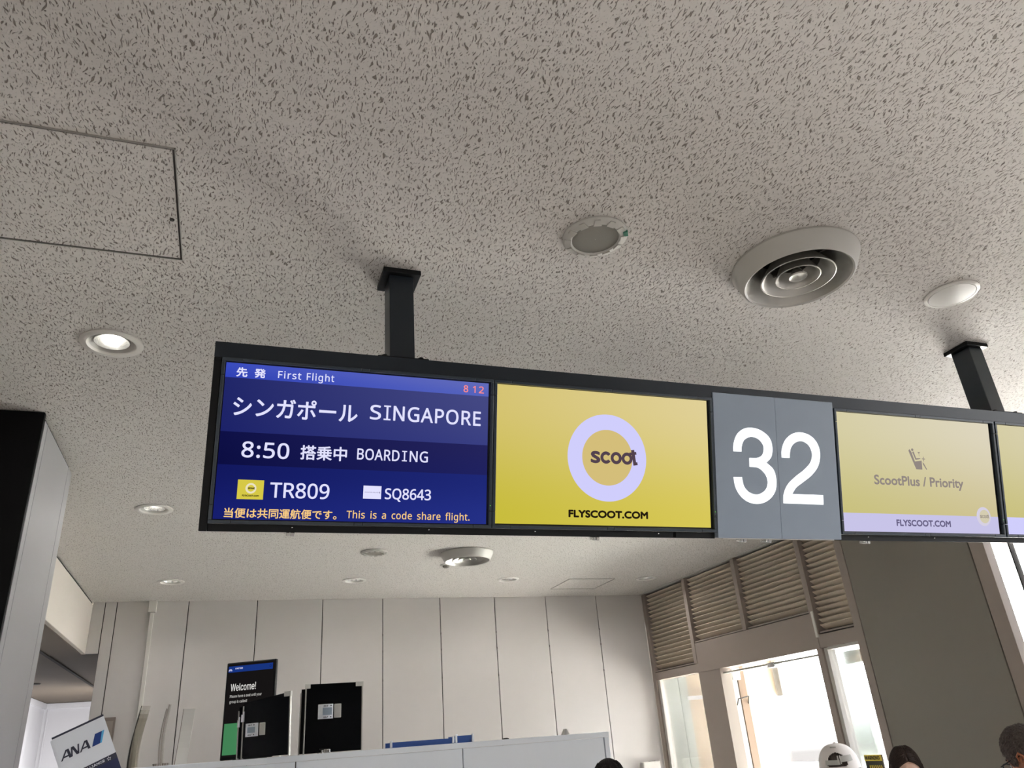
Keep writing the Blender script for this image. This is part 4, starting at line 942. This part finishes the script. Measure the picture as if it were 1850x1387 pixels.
def body(parent, hh, skin, HF, k=1.0, arms=(12, 12)):
    sc = hh/1.66; b = MB(); Z = lambda q: q*sc
    # head
    ball(b, HC, (0.074, 0.093, 0.108), 20, HF)
    loft(b, [(0, 0.030, -0.232, 0.022, 0.026), (0, 0.034, -0.222, 0.036, 0.044), (0, 0.034, -0.195, 0.052, 0.060), (0, 0.030, -0.160, 0.062, 0.072), (0, 0.022, -0.120, 0.068, 0.082)], 24, HF)
    ball(b, (0, 0.112, -0.150), (0.013, 0.020, 0.016), 12, HF); b.tube([HF @ Vector((0, 0.094, -0.112)), HF @ Vector((0, 0.116, -0.148))], [0.009, 0.012], 10)
    ball(b, (0, 0.094, -0.188), (0.024, 0.012, 0.006), 10, HF); ball(b, (0, 0.092, -0.197), (0.020, 0.012, 0.006), 10, HF)
    for sx in (-1, 1):
        ball(b, (sx*0.032, 0.092, -0.098), (0.022, 0.008, 0.007), 10, HF)          # brow
        ball(b, (sx*0.078, -0.004, -0.135), (0.009, 0.018, 0.031), 12, HF); ball(b, (sx*0.076, 0.004, -0.160), (0.008, 0.010, 0.012), 10, HF)
    # neck, torso
    n0 = HF @ Vector((0, 0.0, -0.19))
    b.tube([n0, (0, -0.02, Z(1.41)), (0, -0.02, Z(1.34))], [0.054, 0.058, 0.075], 18)
    loft(b, [(0, 0, Z(0.80), 0.15*k, 0.10*k), (0, 0, Z(0.90), 0.165*k, 0.115*k), (0, 0, Z(1.02), 0.14*k, 0.10*k), (0, 0, Z(1.16), 0.155*k, 0.108*k), (0, 0, Z(1.28), 0.165*k, 0.108*k), (0, -0.01, Z(1.36), 0.13*k, 0.085*k), (0, -0.015, Z(1.40), 0.075, 0.065)])
    for sx, bend in ((-1, arms[0]), (1, arms[1])):
        sh = Vector((sx*0.178*k, -0.01, Z(1.335))); el = Vector((sx*0.225*k, -0.02, Z(1.06)))
        wr_ = el+Vector((-sx*0.02, 0.24*math.sin(R(bend)), -0.24*math.cos(R(bend))))
        ball(b, sh, (0.055, 0.055, 0.055), 12)
        b.tube([(sx*0.10, -0.01, Z(1.34)), sh, sh.lerp(el, 0.5), el, el.lerp(wr_, 0.35), wr_], [0.05, 0.052, 0.046, 0.038, 0.037, 0.026], 14)
        d = (wr_-el).normalized(); sd = Vector((0, 1, 0)) if abs(d.y) < 0.8 else Vector((0, 0, 1)); sd = (sd-d*sd.dot(d)).normalized(); pl = d.cross(sd)
        b.tube([wr_, wr_+d*0.04, wr_+d*0.085], [0.026, 0.034, 0.030], 12)
        for q, ln in ((-0.027, 0.062), (-0.009, 0.074), (0.009, 0.078), (0.027, 0.070)):   # unequal, slightly curled fingers
            s0_ = wr_+d*0.075+sd*q; b.tube([s0_, s0_+d*ln*0.5-pl*sx*0.006, s0_+d*ln*0.8-pl*sx*0.016, s0_+d*ln*0.95-pl*sx*0.030], [0.0095, 0.009, 0.0085, 0.007], 8)
        t0 = wr_+d*0.025+sd*0.026; b.tube([t0, t0+sd*0.028+d*0.028, t0+sd*0.034+d*0.058], [0.012, 0.011, 0.009], 8)
    for sx in (-1, 1):
        b.tube([(sx*0.085, 0, Z(0.88)), (sx*0.092, 0.0, Z(0.70)), (sx*0.095, 0.01, Z(0.47)), (sx*0.097, -0.005, Z(0.34)), (sx*0.10, -0.01, Z(0.09)), (sx*0.10, -0.01, Z(0.05))], [0.085, 0.078, 0.055, 0.055, 0.036, 0.038], 16)
        b.tube([(sx*0.10, -0.045, 0.040), (sx*0.104, 0.05, 0.035), (sx*0.11, 0.14, 0.022)], [0.036, 0.036, 0.022], 12)
    return fuse(b, 'body', skin, parent)

def clothes(parent, hh, k, shirt, trousers, shoes, arms=(12, 12)):
    sc = hh/1.66; Z = lambda q: q*sc
    b = MB()
    loft(b, [(0, 0, Z(0.84), 0.182*k, 0.132*k), (0, 0, Z(0.92), 0.182*k, 0.130*k), (0, 0, Z(1.04), 0.162*k, 0.120*k), (0, 0, Z(1.18), 0.175*k, 0.126*k), (0, 0, Z(1.29), 0.185*k, 0.124*k), (0, -0.01, Z(1.37), 0.148*k, 0.100*k), (0, -0.018, Z(1.415), 0.083, 0.076), (0, -0.02, Z(1.43), 0.072, 0.068)])
    for sx, bend in ((-1, arms[0]), (1, arms[1])):
        sh = Vector((sx*0.178*k, -0.01, Z(1.335))); el = Vector((sx*0.225*k, -0.02, Z(1.06)))
        ball(b, sh, (0.068, 0.068, 0.066), 12)
        b.tube([(sx*0.10, -0.01, Z(1.35)), sh, sh.lerp(el, 0.5), sh.lerp(el, 0.72)], [0.06, 0.066, 0.060, 0.064], 16)
    o = fuse(b, 'shirt', shirt, parent, 0.010, 3)
    b = MB()
    loft(b, [(0, 0, Z(0.72), 0.16*k, 0.105*k), (0, 0, Z(0.80), 0.168*k, 0.118*k), (0, 0, Z(0.94), 0.172*k, 0.122*k)])
    for sx in (-1, 1): b.tube([(sx*0.085, 0, Z(0.86)), (sx*0.092, 0.0, Z(0.70)), (sx*0.095, 0.01, Z(0.47)), (sx*0.098, 0, Z(0.3)), (sx*0.10, -0.01, Z(0.075))], [0.098, 0.092, 0.075, 0.070, 0.062], 18)
    fuse(b, 'trousers', trousers, parent, 0.010, 3)
    for sx in (-1, 1):
        b = MB(); b.tube([(sx*0.10, -0.058, 0.050), (sx*0.102, 0.0, 0.052), (sx*0.106, 0.07, 0.044), (sx*0.112, 0.155, 0.032), (sx*0.113, 0.172, 0.028)], [0.042, 0.046, 0.044, 0.034, 0.020], 16)
        fuse(b, 'shoe', shoes, parent, 0.008, 3)

def face_bits(parent, HF, dark):
    for sx in (-1, 1):
        MB_ = ball(MB(), (sx*0.031, 0.086, -0.117), (0.0125, 0.012, 0.010), 12, HF); e = MB_.build('eye', M['signwhite'], parent, smooth=True)
        ball(MB(), (sx*0.031, 0.0955, -0.117), (0.005, 0.0035, 0.005), 10, HF).build('iris', dark, e, smooth=True)
        MB().tube([HF @ Vector((sx*0.016, 0.101, -0.098)), HF @ Vector((sx*0.034, 0.100, -0.092)), HF @ Vector((sx*0.052, 0.085, -0.097))], [0.003, 0.0038, 0.002], 8).build('eyebrow', dark, parent, smooth=True)
    ball(MB(), (0, 0.099, -0.1925), (0.021, 0.008, 0.006), 12, HF).build('lips', M['lips'], parent, smooth=True)

def hair_shell(mb, HF, thick, keep, bump=None, nu=96, nv=48):
    """one closed cap following the skull: outside the hairline it sinks below the scalp"""
    v, f = [], []
    for i in range(nv+1):
        th = math.pi*i/nv*0.80
        for j in range(nu):
            ph = 2*math.pi*j/nu
            d = Vector((math.sin(th)*math.cos(ph), math.sin(th)*math.sin(ph), math.cos(th)))
            q = keep(d)
            tk = -0.012+(thick(d)+0.012)*q
            if bump: tk += bump(d)*q
            v.append(HC+Vector((d.x*(0.074+tk), d.y*(0.093+tk), d.z*(0.108+tk))))
    for i in range(nv):
        for j in range(nu):
            l = (j+1) % nu; f.append((i*nu+j, i*nu+l, (i+1)*nu+l, (i+1)*nu+j))
    f.append(tuple(nv*nu+j for j in reversed(range(nu))))
    return mb.add(v, f, HF)
def sstep(a, b, x):
    t = max(0.0, min(1.0, (x-a)/(b-a))); return t*t*(3-2*t)
def strands(mb, HF, n, where, length, r, flow, rnd, seg=5, droop=0.0, cap_r=1.16):
    done = 0; tries = 0
    while done < n and tries < n*30:
        tries += 1
        zc = rnd.uniform(-0.55, 1.0); ph = rnd.uniform(0, 2*math.pi); sr = math.sqrt(max(0, 1-zc*zc))
        d = Vector((sr*math.cos(ph), sr*math.sin(ph), zc))
        w = where(d)
        if rnd.random() > w: continue
        done += 1
        p = HC+Vector((d.x*0.080, d.y*0.099, d.z*0.115)); fl = flow(d, rnd); L = length*rnd.uniform(0.6, 1.2)
        pts = []
        for i in range(seg):
            a = i/(seg-1); q = p+fl*L*a+d*0.010*math.sin(a*math.pi*0.8)
            rel = q-HC; e = Vector((rel.x/0.078, rel.y/0.097, rel.z/0.112)); m_ = e.length
            if m_ < 1.04: q = HC+rel*(1.04/m_)
            elif m_ > cap_r: q = HC+rel*(cap_r/m_)
            q.z -= droop*a*a
            pts.append(HF @ q)
        mb.tube(pts, [r, r, r*0.9, r*0.7, r*0.25][:seg], 5)
    return mb

M['lips'] = mat('lip_tone', (168, 104, 96), 0.45)
SKIN_A, SKIN_B, SKIN_C = skin_mat('light_skin', (226, 188, 164)), skin_mat('brown_skin', (168, 106, 74)), skin_mat('tan_skin', (206, 164, 134))
HAIR_D, HAIR_G, HAIR_B = hair_mat('dark_brown_hair', (30, 23, 20), (70, 54, 46)), hair_mat('greying_black_hair', (44, 36, 34), (124, 112, 106)), hair_mat('black_hair', (14, 12, 12), (42, 34, 32))
CL = {n: mat('cloth_'+n, c, 0.85, var=0.12, vscale=30, bump=0.3, bscale=500) for n, c in dict(white=(214, 212, 206), navy=(38, 44, 62), grey=(110, 112, 116), black=(24, 24, 26), olive=(92, 94, 78), denim=(58, 74, 104), sand=(178, 160, 134)).items()}
CAPM = mat('white_cotton_cap', (236, 230, 226), 0.8, var=0.03, bump=0.3, bscale=700)

def person(label, x, y, top, facing, k, skin, cloth, pitch=0, turn=0, roll=0, arms=(12, 12)):
    t = thing('person', label, 'person', (x, y, 0), Matrix.Rotation(math.atan2(-facing[0], facing[1]), 3, 'Z'), 'waiting passengers')
    hh = top; HF = head_frame(hh, pitch, turn, roll)
    bd = body(t, hh, skin, HF, k, arms)
    clothes(t, hh, k, CL[cloth[0]], CL[cloth[1]], CL[cloth[2]], arms); face_bits(t, HF, HAIR_B)
    return t, HF
rnd = random.Random(3)

# --- person in a white cap, seen from behind
t, HF = person('person seen from behind in a white cap with an adjustable strap over dark hair', 2.785, 3.335, 1.588, (0.70, 0.71), 1.0, SKIN_C, ('white', 'denim', 'black'), pitch=-2, roll=0)
b = MB()
hair_shell(b, HF, lambda d: 0.010, lambda d: sstep(-0.05, -0.30, d.y-0.25*max(0, -d.z)) if d.z < 0.45 else 1.0)
strands(b, HF, 320, lambda d: 1.0 if (d.y < -0.05 and -0.5 < d.z < 0.35) else 0.0, 0.045, 0.0022, lambda d, r: Vector((d.x*0.25+r.uniform(-.15, .15), -0.2, -1)).normalized(), rnd)
b.build('hair', HAIR_G, t, smooth=True)
CAPR = 0.93; cap = MB(); nu, nv = 96, 40; v, f = [], []
def capp(th, ph, ex=0.0):
    st_, ct_ = max(0.0, math.sin(th))**0.78, (1 if math.cos(th) > 0 else -1)*abs(math.cos(th))**0.92
    d = Vector((st_*math.cos(ph), st_*math.sin(ph), ct_))
    rr = 0.015+ex+0.003*math.sin(th)
    return HC+Vector((d.x*(0.074+rr), d.y*(0.093+rr), d.z*(0.108+rr-0.004)+0.001))
for side in (0.0, 0.0035):
    for i in range(nv+1):
        for j in range(nu):
            v.append(capp(math.pi*0.5*i/nv*CAPR, 2*math.pi*j/nu, side))
def is_open(th, ph):
    a = (ph-1.5*math.pi); e = (math.pi*0.5*CAPR-th)      # height above the rim
    return (a/0.50)**2+((e-0.24)/0.44)**2 < 1.0 and e > 0.12
N1 = (nv+1)*nu; opened = set()
for i in range(nv):
    for j in range(nu):
        l = (j+1) % nu; thm, phm = math.pi*0.5*(i+0.5)/nv*CAPR, 2*math.pi*(j+0.5)/nu
        if is_open(thm, phm): opened.add((i, j))
for i in range(nv):
    for j in range(nu):
        if (i, j) in opened: continue
        l = (j+1) % nu; q = (i*nu+j, i*nu+l, (i+1)*nu+l, (i+1)*nu+j)
        f.append(tuple(reversed(q))); f.append(tuple(N1+m_ for m_ in q))
        for (ni, nj), (e0, e1) in (((i, (j+1) % nu), (q[1], q[2])), ((i, (j-1) % nu), (q[3], q[0])), ((i+1, j), (q[2], q[3])), ((i-1, j), (q[0], q[1]))):
            if (ni, nj) in opened or ni >= nv: f.append((e0, e1, N1+e1, N1+e0))
cp = MB().add(v, f, HF).build('cap', CAPM, t, smooth=True)
b = MB(); br = []                                       # brim over the forehead
for i in range(21):
    a = R(28+124*i/20); p0 = capp(math.pi*0.462, a, 0.001); ext = 0.068*max(0.0, math.sin((a-R(28))/R(124)*math.pi))**0.6
    br.append((p0, p0+Vector((0, ext, -0.010-0.012*abs(math.cos(a))))))
for (p, q), (p2, q2) in zip(br[:-1], br[1:]):
    up = Vector((0, 0, 0.003)); b.add([p, p2, q2, q, p+up, p2+up, q2+up, q+up], [(3, 2, 1, 0), (4, 5, 6, 7), (3, 7, 6, 2), (0, 1, 5, 4)])
MB().add(b.v, b.f, HF).build('brim', CAPM, cp, smooth=True)
def band(mb, a0, a1, e0, e1, ex, n=20, lift=0.0):
    vv, ff = [], []
    for i in range(n+1):
        ph = 1.5*math.pi+a0+(a1-a0)*i/n; tw = lift*i/n
        for e_, x_ in ((e0, ex), (e1, ex), (e1, ex+0.0025), (e0, ex+0.0025)): vv.append(capp(math.pi*0.5*CAPR-e_-tw, ph, x_))
    for i in range(n):
        for m_ in range(4): ff.append((i*4+m_, i*4+(m_+1) % 4, i*4+4+(m_+1) % 4, i*4+4+m_))
    ff += [(3, 2, 1, 0), tuple(n*4+m_ for m_ in range(4))]
    return mb.add(vv, ff, HF)
band(MB(), -0.58, 0.15, 0.17, 0.33, 0.005).build('strap', M['corner'], cp, smooth=True)
band(MB(), 0.20, 0.80, 0.24, 0.45, 0.009, lift=0.03).build('strap_end', M['plate_g'], cp, smooth=True)
band(MB(), 0.06, 0.12, 0.18, 0.46, 0.012, 4).build('buckle', M['plate'], cp, smooth=True); band(MB(), 0.17, 0.22, 0.18, 0.47, 0.012, 4).build('buckle', M['plate'], cp, smooth=True)
b = MB()
for k_ in range(6): band(b, -0.36+k_*0.085, -0.31+k_*0.085, 0.92, 0.98, 0.0036, 2)
b.build('stitched_mark', M['silver'], cp)
ball(MB(), HC+Vector((0, 0, 0.126)), (0.007, 0.007, 0.004), 8, HF).build('top_button', CAPM, cp, smooth=True)

# --- woman with centre-parted dark hair, looking down
t, HF = person('person with long dark centre parted hair and pale forehead, head bowed, before the grey column', 3.865, 4.065, 1.548, (-0.52, -0.85), 0.92, SKIN_A, ('navy', 'black', 'white'), pitch=24, turn=0, roll=2, arms=(70, 70))
b = MB()
def face_keep(d):
    # forehead window: an arch on the front of the skull
    ang = math.atan2(d.x, d.y)
    lim = 0.40-0.75*abs(ang)**1.6 if abs(ang) < 1.2 else -9
    return 0.0 if False else 1-sstep(-0.04, 0.06, (0.62-0.62*(abs(ang)/1.15)**2)-d.z)*sstep(1.25, 1.05, abs(ang))
hair_shell(b, HF, lambda d: 0.009+0.006*max(0, -d.y), face_keep, lambda d: -0.006*math.exp(-(d.x/0.05)**2)*max(0, d.y+0.3)+0.0012*math.sin(math.atan2(d.x, d.z)*46))
strands(b, HF, 520, lambda d: 1.0 if (face_keep(d) > 0.8 and d.z > -0.2) else 0.0, 0.060, 0.0020, lambda d, r: Vector(((1 if d.x > 0 else -1)*0.8*max(0.05, d.z), -0.25*max(0, d.y), -1+0.8*max(0, d.z))).normalized(), rnd, cap_r=1.11)
for k_ in range(150):                                       # long side and back locks
    a = rnd.uniform(R(118), R(422)); sx, sy = math.cos(a-R(0)), math.sin(a)
    if sy > 0.45: continue
    p = HC+Vector((sx*0.086, sy*0.104, rnd.uniform(-0.03, 0.02)))
    pts = [HF @ p, HF @ (p+Vector((sx*0.012, sy*0.008, -0.08))), HF @ (p+Vector((sx*0.014, sy*0.010-0.005, -0.16))), HF @ (p+Vector((sx*0.016, sy*0.02-0.02, -0.24+rnd.uniform(-0.02, 0.02))))]
    b.tube(pts, [0.006, 0.0065, 0.006, 0.002], 6)
b.build('hair', HAIR_D, t, smooth=True)

# --- man with glasses at the right edge
t, HF = person('person in dark rimmed glasses with short greying hair at the right edge, head bowed', 2.998, 2.437, 1.640, (0.05, 1.0), 1.05, SKIN_B, ('grey', 'black', 'black'), pitch=20, turn=4, arms=(75, 75))
b = MB()
def short_keep(d):
    ang = abs(math.atan2(d.x, d.y))
    line = 0.60 if ang < 0.7 else (0.60-0.78*sstep(0.7, 1.3, ang) if ang < 1.35 else (-0.20+0.28*math.exp(-((ang-1.62)/0.20)**2)-0.25*sstep(1.7, 2.4, ang)))
    return sstep(line-0.05, line+0.05, d.z)
hair_shell(b, HF, lambda d: 0.012+0.014*max(0, d.z)*max(0.2, d.y+0.3), short_keep, lambda d: 0.0015*math.sin(d.x*60)+0.001*math.sin(d.y*50+d.x*30))
strands(b, HF, 1900, lambda d: 1.0 if short_keep(d) > 0.97 else 0.0, 0.020, 0.0011, lambda d, r: (Vector((d.x*0.5+r.uniform(-.5, .5), 0.6*d.z+r.uniform(-.3, .3), -0.7+0.6*max(0, d.z)+r.uniform(-.3, .3)))+d*0.12).normalized(), rnd)
b.build('hair', HAIR_G, t, smooth=True)
gl = MB()
for sx in (-1, 1):
    gl.tube([HF @ Vector((sx*0.079, -0.004, -0.112)), HF @ Vector((sx*0.080, 0.05, -0.110)), HF @ Vector((sx*0.072, 0.108, -0.112))], 0.0024, 8)
    rim = [HF @ Vector((sx*0.036+0.029*math.cos(R(a)), 0.113-0.006*abs(math.cos(R(a))), -0.122+0.020*math.sin(R(a)))) for a in range(0, 361, 15)]
    gl.tube(rim, 0.0024, 8)
gl.tube([HF @ Vector((-0.009, 0.113, -0.116)), HF @ Vector((0, 0.117, -0.113)), HF @ Vector((0.009, 0.113, -0.116))], 0.0022, 8)
g_ = gl.build('glasses', M['gap'], t, smooth=True)
for sx in (-1, 1):
    b = MB(); b.add([(sx*0.036+0.028*math.cos(R(a)), 0.112, -0.122+0.019*math.sin(R(a))) for a in range(0, 360, 15)], [tuple(range(24))], HF); b.build('lens', M['acryl'], g_)
for sx in (-1, 1):                                           # ear rims
    MB().tube([HF @ Vector((sx*0.082, 0.008, -0.128)), HF @ Vector((sx*0.087, 0.006, -0.110)), HF @ Vector((sx*0.090, -0.010, -0.104)), HF @ Vector((sx*0.089, -0.022, -0.118)), HF @ Vector((sx*0.085, -0.020, -0.142)), HF @ Vector((sx*0.080, -0.006, -0.166))], [0.003, 0.0042, 0.0048, 0.0045, 0.004, 0.004], 8).build('ear_rim', SKIN_B, t, smooth=True)

# --- dark head in front of the counter
t, HF = person('person of whom only the crown of black hair shows before the white counter screen', 1.935, 4.085, 1.600, (0.43, 0.90), 1.0, SKIN_C, ('black', 'navy', 'black'), pitch=8)
b = MB()
hair_shell(b, HF, lambda d: 0.014, short_keep, lambda d: 0.0012*math.sin(d.x*70))
strands(b, HF, 600, lambda d: 1.0 if short_keep(d) > 0.6 else 0.0, 0.045, 0.0016, lambda d, r: (Vector((d.x*0.8+r.uniform(-.3, .3), d.y*0.5+0.2, -0.4))+d*0.15).normalized(), rnd)
b.build('hair', HAIR_B, t, smooth=True)
